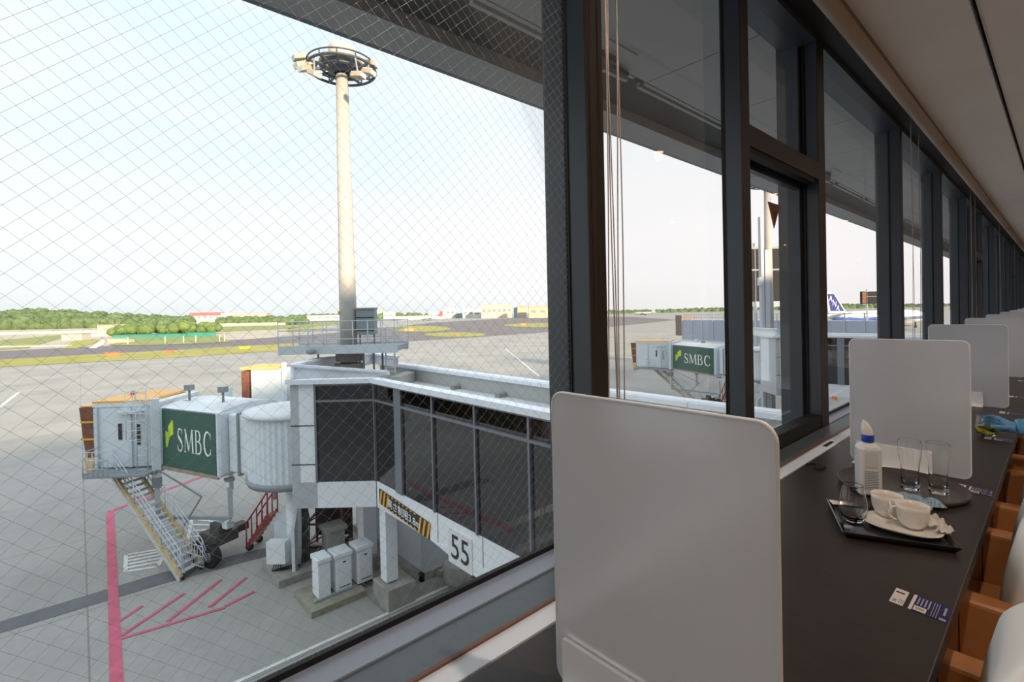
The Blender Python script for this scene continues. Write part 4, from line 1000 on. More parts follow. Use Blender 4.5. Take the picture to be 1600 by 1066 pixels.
for (a, b) in ((.35, -.6), (1.3, -.6), (1.3, .7), (-1.4, -.6), (.9, .7)):
    v = pc+Y_*a+X_*b; mb = MB(); mb.bar(v+up*-2.3, v+up*zf, .06); mb.build('post', mat('brown_grey_collar', (.19, .165, .16), .7), t)
mb = MB(); 
for k in range(7): mb.bar(pc+Y_*(1.75)+X_*.6+up*(-2.2+.15*k), pc+Y_*(2.1)+X_*.6+up*(-2.2+.15*k), .03)
mb.bar(pc+Y_*1.75+X_*.6+up*-2.3, pc+Y_*1.75+X_*.6+up*-.5, .04); mb.bar(pc+Y_*2.1+X_*.6+up*-2.3, pc+Y_*2.1+X_*.6+up*-.5, .04); mb.build('ladder', M_steel, t)
v = atd(486, 549, dM-1.2); mb = MB(); mb.ball(v, .2, 8, (1, 1, .7)); mb.build('camera_dome', M_grey, t)
t2_ = thing('switch_cabinet', 'grey green steel cabinet standing on the mast platform', 'cabinet', (-18.7, 8.8, zf))
cc = atd(573.5, 520, dM); k_ = dM/765
mb = MB(); mb.obox(cc+up*(.45), Y_*14*k_, X_*.22, up*.52); mb.build('body', mat('grey_green_box', (.22, .27, .27), .5), t2_, bevel=.01)
mb = MB(); mb.obox(cc+up*(.98), Y_*14.8*k_, X_*.27, up*.03); mb.build('lid', mat('grey_green_box', (.22, .27, .27), .5), t2_)
mb = MB()
for z in (.1, .62): mb.obox(cc+X_*.23+up*z, Y_*13.6*k_, X_*.01, up*.015)
mb.build('seam', M_gasket, t2_)
mb = MB()
for i in (-1, 1): mb.bar(cc+Y_*i*11*k_+up*-.75, cc+Y_*i*11*k_+up*-.05, .05)
mb.build('stand', M_grey, t2_)

# ================================================================== SECOND PIER, BRIDGE, MAST
P2 = pier(33.5, 'more distant boarding pier seen past the casement window', dX=3.45, end=(-15.6,))
mb = MB(); mb.box(-13.6, -12.9, 41.4, 42.1, GZ, -6.6); mb.build('pillar', M_panelw, P2)
mb = MB(); mb.box(-9.4, -8.8, 42.4, 43.0, GZ, -6.6); mb.build('pillar', M_panelw, P2)
R2, L2 = onz(1115.6, 544.7, -3.8), onz(1051.5, 539, -3.8)
uu2 = (R2-L2).normalized(); nn2 = Vector((-uu2.y, uu2.x, 0))
rot2 = R2+uu2*4.6+nn2*1.45
b2, La2, w2, m2, C02, _, _ = bridge('boarding bridge with green SMBC panel seen through the narrow pane behind the blind cords', (rot2.x, rot2.y, 0), R2, L2, cab_turn=.62, CL=4.0)
A2 = onz(1019, 573, -6.46); best = None
for i in range(200):
    s_ = i*.6; q_ = onz(1019+s_, 573+s_*.93, -9.88); hd_ = (Vector((q_.x, q_.y))-Vector((A2.x, A2.y))).length
    if best is None or abs(hd_-6.2) < best[0]: best = (abs(hd_-6.2), q_)
Bq2 = best[1]; dd_ = (Bq2-A2); dd_.z = 0; dd_.normalize(); sd_ = Vector((-dd_.y, dd_.x, 0))
bridge_extras(b2, C02, w2, m2, La2, sd_, A2, Bq2, 20)
r = thing('red_access_ladder', 'red access ladder under the second bridge, beside the dark window mullion', 'ladder', (-19, 43, GZ))
ladder(onz(1122, 640, GZ), 2.4, Vector((1.4, -.9, 0)), Vector((.5, .8, 0)), r)
# second mast: a copy of the first
mm = atd(1202, 500, 40.0)
m2t = [o for o in bpy.data.objects if o.name == 'floodlight_mast'][0]
mc = copy_tree(m2t); mc.location = Vector((mm.x, mm.y, -2.3)); mc['label'] = 'second floodlight mast standing beyond, seen through the casement window'
for o_ in list(mc.children):
    if o_.name.startswith(('concrete_base', 'base_collar')): bpy.data.objects.remove(o_)
mb = MB(); mb.lathe([(.0001, GZ), (.36, GZ), (.345, -2.0), (.0001, -2.0)], (mm.x, mm.y, 0), 24); mb.build('lower_pole', M_mast, mc)
ps = thing('mast_side_fin', 'tall pale grey steel fin column standing left of the second mast', 'column', (mm.x, mm.y, GZ))
fv = atd(1191, 500, 39.6); k_ = 40/765
M_lil = mat('lilac_grey_steel', (.50, .50, .56), .5)
mb = MB(); mb.obox(Vector((fv.x, fv.y, (GZ+7.3)/2)), Y_*2.6*k_, X_*.2, up*(7.3-GZ)/2); mb.build('fin', M_lil, ps, bevel=.04)
mb = MB(); v = atd(1199, 500, 39.5); mb.obox(Vector((v.x, v.y, (GZ+4.6)/2)), Y_*3.4*k_, X_*.14, up*(4.6-GZ)/2); mb.build('inner_column', M_lil, ps)
mb = MB()
for z in (4.5, 2.9, -3.0, -6.0): mb.obox(Vector(((fv.x+v.x)/2, (fv.y+v.y)/2, z)), Y_*5*k_, X_*.1, up*.07)
mb.build('cross_plate', M_grey, ps)
mb = MB(); v = atd(1187, 440, 39.3); mb.obox(v, Y_*2.4*k_, X_*.15, up*.32); mb.build('junction_box', M_white, ps)
# raised dark docking boards
def board(x0, x1, yt, yb, dep, pole, label, split=False):
    a = atd(x0, yt, dep); b = atd(x1, yb, dep); c = (a+b)/2; hw = abs((b-a).dot(Y_))/2; hh = (a.z-b.z)/2
    t = thing('docking_board', label, 'docking board', (c.x, c.y, GZ))
    mb = MB(); mb.obox(c, Y_*hw, X_*.8, up*hh); mb.build('housing', mat('dark_board_sheet', (.03, .031, .034), .6, spec=.1), t, bevel=.05)
    mb = MB(); mb.obox(c+up*hh*.16+X_*.82, Y_*hw, X_*.02, up*hh*.03); mb.obox(c+up*hh*.97+X_*.82, Y_*hw, X_*.03, up*hh*.04); mb.build('seam', M_grey, t)
    for px_ in pole:
        v = atd(px_, yb, dep-.6); mb = MB(); mb.bar((v.x, v.y, GZ), (v.x, v.y, a.z+.5), .3); mb.build('post', M_steel, t)
    if split:
        q_ = atd(x0+3, yt, dep-1); mb = MB(); mb.obox(Vector((q_.x, q_.y, c.z)), Y_*3*dep/765, X_*.1, up*hh*.9); mb.build('rusty_panel', M_brown, t)
    return t
board(1168, 1236, 388, 470, 58, (1180,), 'large dark grey raised box behind the second mast, seen in the casement')
board(1347, 1384, 455.5, 474.5, 120, (1354.5,), 'small brown and grey raised box above the white airliner', True)
# distant pale blue tunnel with railing
t = thing('passenger_tunnel', 'long pale blue elevated tunnel with railings beyond the second bridge', 'boarding bridge', (-30, 80, GZ))
A = onz(1066, 500, -1.9); B = onz(1385, 502, -1.9); d = (B-A); d.z = 0; L_ = d.length; d.normalize(); n2 = Vector((-d.y, d.x, 0))
if n2.dot(FWD) < 0: n2 = -n2
mid = (A+B)/2
mb = MB(); mb.obox(Vector((mid.x, mid.y, -3.6))+n2*1.5, d*L_/2, n2*1.5, up*1.7); mb.build('tunnel', mat('lilac_blue_panel', (.40, .44, .54), .5, var=.06, scale=.3), t)
mb = MB(); K = int(L_/2.2)
for i in range(K+1):
    v = A+d*L_*i/K; mb.bar((v.x-n2.x*.05, v.y-n2.y*.05, -5.3), (v.x-n2.x*.05, v.y-n2.y*.05, -.9), .12)
for z in (-1.0, -1.45): mb.bar((A.x, A.y, z), (B.x, B.y, z), .08)
mb.bar((A.x, A.y, -5.35), (B.x, B.y, -5.35), .3, .2); mb.build('railing', M_steel, t)
mb = MB(); v = A-d*.9; mb.obox(Vector((v.x, v.y, -2.9))+n2*1.5, d*.8, n2*1.5, up*1.8); mb.build('bellows', mat('dusty_bellows', (.24, .17, .16), .8), t)
for i in range(5):
    v = A+d*L_*(i+.5)/5+n2*1.5; mb = MB(); mb.bar((v.x, v.y, GZ), (v.x, v.y, -5.3), .5); mb.build('support', M_steel, t)
# orange cones on the apron under the second pier
cp = onz(1303, 623, GZ)
for (px_, py_, h, lab) in ((1302, 623, .9, 'taller orange cone standing on the apron under the second pier'), (1306, 625, .75, 'shorter orange cone beside the taller one under the second pier')):
    v = onz(px_, py_, GZ); t = thing('traffic_cone', lab, 'traffic cone', v, 'orange cones under the second pier')
    mb = MB(); mb.lathe([(.16, .05), (.05, h), (.0001, h)], v, 14); mb.build('cone', mat('cone_orange', (.75, .2, .02), .5), t)
    mb = MB(); mb.box(v.x-.2, v.x+.2, v.y-.2, v.y+.2, v.z, v.z+.05); mb.build('base', mat('cone_orange', (.75, .2, .02), .5), t)

# ================================================================== AIRCRAFT
def plane(name, label, loc, ang, s, tailmat, body, stripe=None, letters=None):
    """loc: point under the tail end on the ground; fuselage runs along ang; s: scale (1 = 60 m jet)"""
    t = thing(name, label, 'aircraft', loc)
    d = Vector((math.cos(ang), math.sin(ang), 0)); sd = Vector((-d.y, d.x, 0)); o = Vector(loc)
    pts = []; rs = []
    for x, r_, z in ((0, .3, 6.6), (3, 1.0, 6.3), (9, 2.2, 5.6), (16, 2.9, 5.2), (46, 2.9, 5.2), (53, 2.7, 5.1), (57, 1.9, 4.9), (59.5, .9, 4.6), (60, .1, 4.5)):
        pts.append(o+d*x*s+up*z*s); rs.append(r_*s)
    mb = MB(); mb.tube(pts, rs, 20); f = mb.build('fuselage', body, t)
    if stripe:
        mb = MB()
        mb.tube([p-up*.25*s for p in pts[1:8]], [r_*1.012 for r_ in rs[1:8]], 20, cap=False)
        # only the waist band of the shell
        keep = []
        for fi, fc in enumerate(mb.f):
            c = sum((mb.v[i] for i in fc), Vector())/len(fc); i0 = min(range(len(pts)), key=lambda k: (pts[k]-c).length)
            ax = c-o; zc = (c.z-o.z)/s
            if 4.2 < zc < 5.9: keep.append(fc)
        mb.f = keep; mb.mi = [0]*len(keep); mb.sm = [True]*len(keep); mb.build('stripe', stripe, f)
    q = lambda x, z, y=0: o+d*x*s+up*z*s+sd*y*s
    mb = MB(); mb.slab([q(1.2, 7.2, -.25), q(11, 7.6, -.25), q(4.2, 16.2, -.25), q(-.3, 16.2, -.25)], sd*.5*s); fin = mb.build('tail_fin', tailmat, t)
    if letters:
        mb = MB(); mb.slab([q(2.1, 8.3, -.32), q(9.7, 8.3, -.32), q(4.0, 15.4, -.32), q(.5, 15.4, -.32)], sd*.64*s); mb.build('tail_paint', mat('tail_blue', (.035, .045, .20), .4), fin)
        for i, ch_ in enumerate(letters): text('tail_letter', ch_, q(1.15+1.95*i, 12.7-2.0*i, -.45), (d-up*.35), (d*.12+up), 2.3*s, M_letw, fin, width=1.9*s)
    for y_ in (-1, 1):
        mb = MB(); mb.slab([q(2, 6.6, y_*1), q(7, 6.6, y_*1.6), q(3.6, 7.4, y_*10), q(1.2, 7.4, y_*10)], up*.25*s); mb.build('tailplane', body, t)
        mb = MB(); mb.slab([q(24, 4.2, y_*2.4), q(37, 4.2, y_*2.4), q(21, 6.0, y_*29), q(18.5, 6.0, y_*29)], up*.5*s); mb.build('wing', body, t)
        mb = MB(); mb.tube([q(30, 2.9, y_*9), q(34, 2.9, y_*9), q(35.5, 2.9, y_*9)], [1.0*s, 1.7*s, 1.5*s], 14); mb.build('engine', M_grey, t)
        mb = MB(); c = q(28, 0, y_*4); mb.bar(c+up*.4*s, c+up*3.5*s, .5*s); mb.tube([c+up*.7*s-sd*.5*s, c+up*.7*s+sd*.5*s], .7*s, 12); mb.build('landing_gear', M_black, t)
    mb = MB(); c = q(53, 0); mb.bar(c+up*.4*s, c+up*3.5*s, .4*s); mb.tube([c+up*.6*s-sd*.3*s, c+up*.6*s+sd*.3*s], .6*s, 12); mb.build('nose_gear', M_black, t)
    return t
M_jet = mat('white_aircraft_paint', (.72, .72, .72), .35)
v = atd(1291, 500, 190); ang = math.atan2(.80, .60)
e2_ = atd(1500, 500, 215)
plane('airliner', 'white airliner with blue stripe and a blue ANA tail fin, behind the tunnel', (v.x, v.y, GZ), math.atan2(e2_.y-v.y, e2_.x-v.x), .95, M_jet, M_jet, stripe=mat('blue_stripe', (.05, .11, .42), .4), letters='ANA')
v = g(692, 500.5); e2_ = g(640, 502.0)
plane('airliner', 'tiny white airliner with a red tail fin parked far across the field', (v.x, v.y, GZ), math.atan2(e2_.y-v.y, e2_.x-v.x), .95, mat('red_tail', (.55, .08, .07), .5), M_jet)
v = g(1024, 492.6); e2_ = g(994, 493.0)
plane('airliner', 'tiny all white airliner on the horizon right of the blind cords', (v.x, v.y, GZ), math.atan2(e2_.y-v.y, e2_.x-v.x), .75, M_jet, M_jet)

# ================================================================== FAR BACKGROUND
def farbox(name, label, cat, x0, x1, yt, yb, col, roof=None, win=0, depth=25, dz=0):
    a = g((x0+x1)/2, yb); D = min(1500, a.dot(FWD)); a = atd((x0+x1)/2, yb, D); p = atd(x0, yb, D); q_ = atd(x1, yb, D); top = atd((x0+x1)/2, yt, D).z
    t = thing(name, label, cat, (a.x, a.y, GZ)); dr = (q_-p); dr.z = 0; hw = dr.length/2; dr.normalize(); bk = Vector((-dr.y, dr.x, 0))
    if bk.dot(FWD) < 0: bk = -bk
    c = Vector(((p.x+q_.x)/2, (p.y+q_.y)/2, 0))+bk*depth/2
    M1 = mat('wall_%02d%02d%02d' % tuple(int(v*99) for v in col), col, .7)
    mb = MB(); mb.obox(c+up*(GZ+top)/2, dr*hw, bk*depth/2, up*(top-GZ)/2); mb.build('wall', M1, t)
    rc = roof or tuple(v*.8 for v in col); h = (top-GZ)*(.32 if roof else .07)
    mb = MB(); mb.obox(c+up*(top-h/2+.2), dr*(hw+.4), bk*(depth/2+.4), up*h/2); mb.build('roof', mat('roof_%02d%02d%02d' % tuple(int(v*99) for v in rc), rc, .7), t)
    for i in range(win):
        x = -hw+2*hw*(i+.5)/win; mb = MB(); mb.obox(c-bk*(depth/2+.1)+dr*x+up*(GZ+(top-GZ)*.55), dr*(hw/win*.55), bk*.1, up*(top-GZ)*.1); mb.build('window', M_grey, t)
    return t
WH = (.62, .60, .56); BE = (.55, .46, .32); BE2 = (.46, .40, .28)
farbox('cargo_building', 'long white building with a red roof band at the far left of the field', 'building', 297, 344, 488.5, 502.5, WH, (.60, .14, .14), 5)
farbox('cargo_building', 'small white building with red roof corner right of the long red-roofed one', 'building', 345, 361, 489, 503.5, WH, None, 2)
farbox('hangar', 'narrow tan building beside the red-roofed cargo building', 'building', 362, 376, 492, 505, BE2, None, 2)
farbox('hangar', 'wide yellow beige building half hidden by trees, left of the mast', 'building', 377, 417, 490.5, 505, BE, None, 3)
farbox('hangar', 'long low cream hall directly left of the mast', 'building', 480, 530, 492.8, 501.5, (.68, .66, .58), None, 4)
farbox('control_building', 'pale tower-like building just right of the mast', 'building', 549, 557, 480.5, 499, (.60, .56, .46), None, 1)
farbox('control_building', 'small pale building between mast and platform cabinet', 'building', 590, 597, 484, 498.5, (.60, .56, .46), None, 1)
farbox('terminal_block', 'pale stepped building right of the grey green platform cabinet', 'building', 599, 615, 487.5, 499, (.58, .55, .48), None, 2)
farbox('terminal_block', 'low cream building behind the airliner with the red tail', 'building', 616, 668, 494, 500, (.64, .62, .56), None, 5)
farbox('terminal_block', 'white building above the red airliner tail', 'building', 670, 696, 487.5, 498.5, WH, None, 3)
farbox('terminal_block', 'white block with rooftop box, left of the grey green shed', 'building', 697, 711, 481, 497.5, WH, None, 2)
farbox('shed', 'small grey green shed between two white blocks on the horizon', 'building', 712, 722, 490, 497.3, (.22, .30, .28), None, 0)
farbox('terminal_block', 'white block right of the grey green shed', 'building', 723, 739, 482.5, 497.3, WH, None, 2)
farbox('terminal_block', 'small cream house-like block left of the tall beige hangar', 'building', 740, 752, 484, 497.2, (.64, .61, .52), None, 1)
farbox('hangar', 'tall beige hangar, the highest building on the horizon', 'building', 752.5, 800, 475.8, 497, (.62, .53, .38), None, 6)
farbox('shed', 'narrow blue grey block between the two beige hangars', 'building', 803, 808.5, 480.5, 496.8, (.34, .40, .46), None, 0)
farbox('hangar', 'tan hangar right of the narrow blue grey block', 'building', 809, 823, 478.5, 496.8, (.50, .41, .28), None, 0)
farbox('hangar', 'sandy hangar cut off by the first dark window mullion', 'building', 826.5, 870, 478.5, 496.6, (.56, .45, .30), None, 3)
farbox('perimeter_wall', 'long cream embankment wall below the forest at far left', 'wall', -60, 163, 518.5, 522.2, (.62, .57, .46), None, 0, depth=8)
farbox('perimeter_wall', 'cream retaining wall left of the round trees', 'wall', 112, 170, 521, 526.5, (.62, .58, .48), None, 0, depth=6)
farbox('perimeter_wall', 'low cream kerb wall crossing the field at far left', 'wall', -60, 106, 541, 543.2, (.64, .58, .5), None, 0, depth=2)
farbox('perimeter_wall', 'cream embankment wall running behind the trees towards the mast', 'wall', 342, 444, 504.8, 509.2, (.62, .55, .40), None, 0, depth=5)
farbox('perimeter_wall', 'small sandy wall on the mound left of the teal screen', 'wall', 168, 200, 529.5, 536.5, (.50, .42, .32), None, 0, depth=4)
farbox('site_fence', 'pale construction hoarding beside the forest edge, left of the round trees', 'fence', 152, 200, 507.5, 518.5, (.42, .38, .30), None, 0, depth=2)
farbox('site_fence', 'grey and white stacked site materials on the field below the forest', 'site cabin', 96, 128, 522, 532.5, (.42, .40, .38), None, 0, depth=6)
farbox('green_screen', 'teal green safety screen in front of the round trees', 'fence', 176, 290, 522.5, 528.5, (.05, .26, .20), None, 0, depth=.5)
farbox('green_screen', 'shorter teal screen continuing right of the first one', 'fence', 291, 336, 519.5, 526.5, (.05, .26, .20), None, 0, depth=.5)
fieldpoly('concrete_ramp', [(138, 545), (160, 531), (164, 531), (163, 539), (150, 545)], .2, mat('pale_ramp', (.55, .52, .45), .8))
farbox('taxiway_sign', 'orange taxiway sign board lying low on the grass strip at left', 'sign', 165, 187, 551.5, 556.5, (.65, .22, .08), None, 0, depth=.4)
farbox('taxiway_sign', 'small orange red marker on the grass strip left of the bridge', 'sign', 258, 270, 548.5, 553, (.60, .18, .08), None, 0, depth=.4)
farbox('taxiway_sign', 'bright yellow pair of markers on the grass strip near the far bridge cab', 'sign', 374, 390, 542, 545.5, (.72, .62, .02), None, 0, depth=.4)
farbox('taxiway_sign', 'small red and white marker on the front grass island', 'sign', 713, 718, 521, 524.5, (.6, .2, .12), None, 0, depth=.4)
farbox('taxiway_sign', 'orange board on the middle grass island', 'sign', 632, 646, 513, 517.5, (.70, .35, .12), None, 0, depth=.4)
farbox('taxiway_sign', 'orange board on the right grass island beside the mullion', 'sign', 814, 822, 505.5, 508.5, (.70, .30, .10), None, 0, depth=.4)
for i, x in enumerate((200, 258, 287, 306, 343, 351)):
    v = g(x, 538.5-i*.3-(x-200)*.02); mb = MB(); hgt = 11*v.dot(FWD)/765; mb.bar(v, v+up*hgt, .35)
    tag(mb.build('field_post', mat('pale_post', (.6, .58, .45), .6)), 'thin pale post on the green mound edge in front of the trees', 'post', 'posts along the mound')
fieldpoly('green_mound', [(170, 540), (205, 529), (340, 525), (362, 535), (300, 538.5), (200, 541)], .25, M_grass2)
# trees
M_leaf = mat('distant_foliage', (.055, .095, .035), .9, col2=(.14, .20, .085), scale=.06, bump=0)
M_leaf2 = mat('mound_foliage', (.07, .12, .03), .9, col2=(.17, .24, .07), scale=.25)
def blob(mb, c, r, sz=.8, seed=0):
    rnd = random.Random(seed); n, m = 8, 6; vs = []; 
    for i in range(m+1):
        for k in range(n):
            th = math.pi*i/m; ph = 2*math.pi*k/n; rr = r*(1+rnd.uniform(-.16, .16)); vs.append((c[0]+rr*math.sin(th)*math.cos(ph), c[1]+rr*math.sin(th)*math.sin(ph), c[2]+rr*math.cos(th)*sz))
    mb.add(vs, [(i*n+k, i*n+(k+1) % n, (i+1)*n+(k+1) % n, (i+1)*n+k) for i in range(m) for k in range(n)], True)
def ridge(name, label, prof, dist, rows, seed):
    mb = MB(); rnd = random.Random(seed); i = 0
    for r_ in range(rows):
        D = dist*(1+.05*r_)
        for (x0, t0), (x1, t1) in zip(prof[:-1], prof[1:]):
            n = max(1, int((x1-x0)/6.5))
            for k in range(n):
                f_ = (k+rnd.random())/n; x = x0+(x1-x0)*f_; yt = t0+(t1-t0)*f_
                top = atd(x, yt, D).z; rad = (5.5+rnd.random()*3.5)*D/765; p = atd(x, yt, D)
                hh = top-GZ; fr = (.45+.55*(r_+1)/rows)
                zc = GZ+hh*fr-rad*.8+rnd.uniform(-.12, .10)*hh
                i += 1; blob(mb, (p.x, p.y, zc), rad, .8, seed*1000+i)
                if zc-rad*.8 > GZ: blob(mb, (p.x, p.y, GZ+(zc-GZ)*.4), rad*1.1, 1.0, seed*1000+i+500)
    return tag(mb.build(name, M_leaf), label, 'forest', kind='stuff')
ridge('forest', 'broad green forest rising behind the field at far left', [(-80, 487), (0, 485.5), (30, 484.5), (60, 483.5), (100, 484.5), (130, 487), (180, 489), (220, 491.5), (300, 494)], 820, 4, 1)
ridge('forest', 'dark green tree belt on the horizon behind the cream hall', [(340, 495), (380, 494.5), (400, 494), (415, 492.5), (440, 493), (480, 494.5)], 700, 2, 2)
ridge('forest', 'thin dark tree line along the horizon from the mast to the white blocks', [(455, 491.6), (530, 490.6), (600, 489.5), (690, 489)], 1500, 1, 3)
ridge('forest', 'low wooded hills on the horizon beyond the second bridge', [(880, 486), (960, 485), (1000, 484.5), (1040, 483), (1080, 482), (1110, 481), (1150, 480.5), (1200, 480), (1250, 478.5), (1300, 475.5), (1330, 475), (1400, 475), (1500, 474), (1600, 472)], 1500, 2, 4)
for (x0, x1, yt, yb, lab) in ((172, 206, 509, 526, 'low bushy tree at the left end of the row on the green mound'), (196, 240, 503.5, 525, 'large round tree on the green mound, left of the row'), (238, 268, 508, 523, 'lower tree between the two large round trees on the mound'),
                             (266, 312, 502.5, 523, 'broadest dark round tree on the green mound'), (306, 344, 503, 522, 'rightmost round tree on the green mound')):
    v = g((x0+x1)/2, yb); D = v.dot(FWD); k_ = D/765; t = thing('tree', lab, 'tree', v)
    mb = MB(); rnd = random.Random(x0); hgt = (yb-yt)*k_; wd = (x1-x0)*k_/2
    for i in range(26):
        a = rnd.uniform(0, 6.283); rr = wd*.72*math.sqrt(rnd.random()); zz = hgt*(.35+.45*rnd.random()*(1-(rr/wd)**2))
        blob(mb, (v.x+rr*math.cos(a), v.y+rr*math.sin(a), GZ+zz), wd*.30+.5, .85, i+x0)
    mb.build('crown', M_leaf2, t)
    mb = MB(); mb.tube([v, v+up*hgt*.4], .6, 8); mb.build('trunk', mat('bark', (.09, .07, .05), .9), t)

# ================================================================== THINGS ON THE COUNTER
M_glass = glassmat('clear_glass', 1.38)
M_cer = mat('white_porcelain', (.78, .74, .69), .18, coat=.3)
def lathe_obj(name, prof, c, m, parent=None, n=40, sx=1, sy=1):
    mb = MB(); mb.lathe(prof, c, n, sx, sy); return mb.build(name, m, parent)
# square black tray
TC = Vector((-.333, 1.672, TZ)); a_ = math.radians(23.9); tx = Vector((math.cos(a_), math.sin(a_), 0)); ty = Vector((-math.sin(a_), math.cos(a_), 0))
mb = MB(); hh = .125
prof = [(hh, .0), (hh, .018), (hh-.006, .018), (hh-.010, .006)]
vs = []
for r_, z in [(hh-.012, 0), (hh, .017), (hh-.004, .018), (hh-.014, .007)]:
    for sx_, sy_ in ((1, 1), (-1, 1), (-1, -1), (1, -1)): vs.append(TC+tx*r_*sx_+ty*r_*sy_+up*z)
fs = [(3, 2, 1, 0), (12, 13, 14, 15)]+[(i*4+k, i*4+(k+1) % 4, (i+1)*4+(k+1) % 4, (i+1)*4+k) for i in range(3) for k in range(4)]
mb.add(vs, fs); tag(mb.build('serving_tray', mat('black_lacquer', (.006, .006, .007), .12, coat=.5), bevel=.001), 'square glossy black tray holding the white plate and the stemless glass', 'tray')
# round brown tray
RC = Vector((-.372, 2.062, TZ)); 
tag(lathe_obj('round_tray', [(.0001, 0), (.165, 0), (.174, .006), (.178, .018), (.175, .019), (.170, .010), (.163, .005), (.0001, .005)], RC, mat('brown_tray', (.060, .048, .042), .34), n=64), 'round dark brown tray under the bottle and two tall glasses', 'tray')
# oblong white plate
PC = Vector((-.298, 1.672, TZ+.007)); pa = math.radians(2)
pl_ = MB(); vs = []; K = 48
rings = [(.55, 0), (.80, .004), (1.0, .013), (.985, .0155), (.78, .007), (.5, .004)]
for f_, z in rings:
    for k in range(K):
        th = 2*math.pi*k/K; cx_, sy_ = math.cos(th), math.sin(th); ex = .72
        x = .088*f_*math.copysign(abs(cx_)**ex, cx_); y = .068*f_*math.copysign(abs(sy_)**ex, sy_)
        vs.append(PC+Vector((x*math.cos(pa)-y*math.sin(pa), x*math.sin(pa)+y*math.cos(pa), z)))
fs = [(i*K+k, i*K+(k+1) % K, (i+1)*K+(k+1) % K, (i+1)*K+k) for i in range(len(rings)-1) for k in range(K)]
pl_.add(vs, fs, True); pl_.add(vs[:K], [tuple(range(K))[::-1]]); pl_.add(vs[-K:], [tuple(range(K))]); tag(pl_.build('oblong_plate', M_cer), 'oblong white porcelain plate on the black tray under both cups', 'plate')
def cup(px_, py_, hdir, label):
    c = onz(px_, py_, TZ+.0125); c.z = TZ+.0125; t = thing('coffee_cup', label, 'cup', c, 'white coffee cups on the plate')
    lathe_obj('body', [(.0001, .001), (.018, .001), (.019, 0), (.021, .002), (.030, .012), (.0355, .030), (.0375, .050), (.0385, .062), (.0375, .0625), (.036, .050), (.033, .028), (.025, .010), (.0001, .007)], c, M_cer, t)
    h = Vector(hdir).normalized(); pts = []
    for i in range(13):
        th = math.radians(80-160*i/12+0); pts.append(c+h*(.034+.020*math.cos(th))+up*(.036+.018*math.sin(th)))
    mb = MB(); mb.tube(pts, [.0028]*13, 8); mb.build('handle', M_cer, t)
    lathe_obj('coffee_residue', [(.0001, .0085), (.022, .0095)], c, mat('coffee_stain', (.25, .10, .04), .3), t)
cup(1386, 806, (.35, -.9, 0), 'empty white coffee cup at the back of the plate, behind the other cup')
cup(1426, 824, (-.85, -.5, 0), 'empty white coffee cup at the front right of the plate, handle to the left')
# stemless wine glass
c = Vector((-.403, 1.637, TZ+.007))
t = thing('stemless_glass', 'empty stemless wine glass with a red drop, standing on the black tray', 'glass', c)
lathe_obj('bowl', [(.0001, 0), (.019, 0), (.022, .002), (.031, .018), (.0345, .038), (.033, .060), (.028, .085), (.0252, .098), (.0248, .102), (.0246, .1030), (.0242, .1034), (.0239, .1030), (.0238, .102), (.0243, .098), (.0270, .085), (.0322, .060), (.0337, .038), (.030, .020), (.020, .007), (.0001, .0055)], c, M_glass, t, 48)
lathe_obj('wine_dregs', [(.0001, .006), (.012, .0068), (.014, .009), (.0001, .0085)], c, mat('red_dregs', (.22, .02, .01), .2), t)
# tall beer glasses
def beer(px_, py_, label):
    c = onz(px_, py_, TZ+.006); c.z = TZ+.0055; t = thing('beer_glass', label, 'glass', c, 'empty tall beer glasses on the round tray')
    lathe_obj('glass_body', [(.0001, 0), (.024, 0), (.0262, 0.0019), (.0262, 0.0095), (.0245, 0.0210), (.0232, 0.0478), (.0255, 0.0812), (.0305, 0.1127), (.0325, 0.1337), (.0318, 0.1528), (.0302, 0.1614), (.0300, 0.1623), (.0296, 0.1627), (.0292, 0.1623), (.0292, 0.1614), (.0307, 0.1509), (.0315, 0.1337), (.0295, 0.1127), (.0243, 0.0812), (.0220, 0.0478), (.0225, 0.0191), (.019, 0.0153), (.0001, 0.0134)], c, M_glass, t, 48)
beer(1422, 764, 'empty tall curved beer glass nearer the bottle')
beer(1466, 770, 'empty tall curved beer glass on the right, by the edge of the round tray')
# sanitiser bottle
c = onz(1357, 770, TZ+.006); c.z = TZ+.0055
M_bot = mat('milky_bottle_plastic', (.70, .70, .70), .4)
b_ = M_bot.node_tree.nodes['Principled BSDF']; b_.inputs['Subsurface Weight'].default_value = .25; b_.inputs['Subsurface Radius'].default_value = (.02, .02, .02)
t = thing('sanitiser_bottle', 'white translucent plastic bottle with blue collar and slanted white cap', 'bottle', c)
mb = MB(); P = lambda s_, ch: [(s_-ch, s_), (-(s_-ch), s_), (-s_, s_-ch), (-s_, -(s_-ch)), (-(s_-ch), -s_), (s_-ch, -s_), (s_, -(s_-ch)), (s_, s_-ch)]
ra = math.radians(30); rings = [(.026, .006, 0), (.031, .007, .004), (.0315, .009, .075), (.0315, .011, .148), (.028, .012, .158), (.014, .008, .166), (.013, .0075, .172)]
vs = []
for s_, ch, z in rings:
    for x, y in P(s_, ch): vs.append(c+Vector((x*math.cos(ra)-y*math.sin(ra), x*math.sin(ra)+y*math.cos(ra), z)))
fs = [(i*8+k, i*8+(k+1) % 8, (i+1)*8+(k+1) % 8, (i+1)*8+k) for i in range(len(rings)-1) for k in range(8)]+[tuple(range(8))[::-1], tuple(range(len(vs)-8, len(vs)))]
mb.add(vs, fs); bd = mb.build('bottle_body', M_bot, t, bevel=.003, seg=3)
fx = Vector((math.cos(ra), math.sin(ra), 0)); fy = Vector((-math.sin(ra), math.cos(ra), 0))
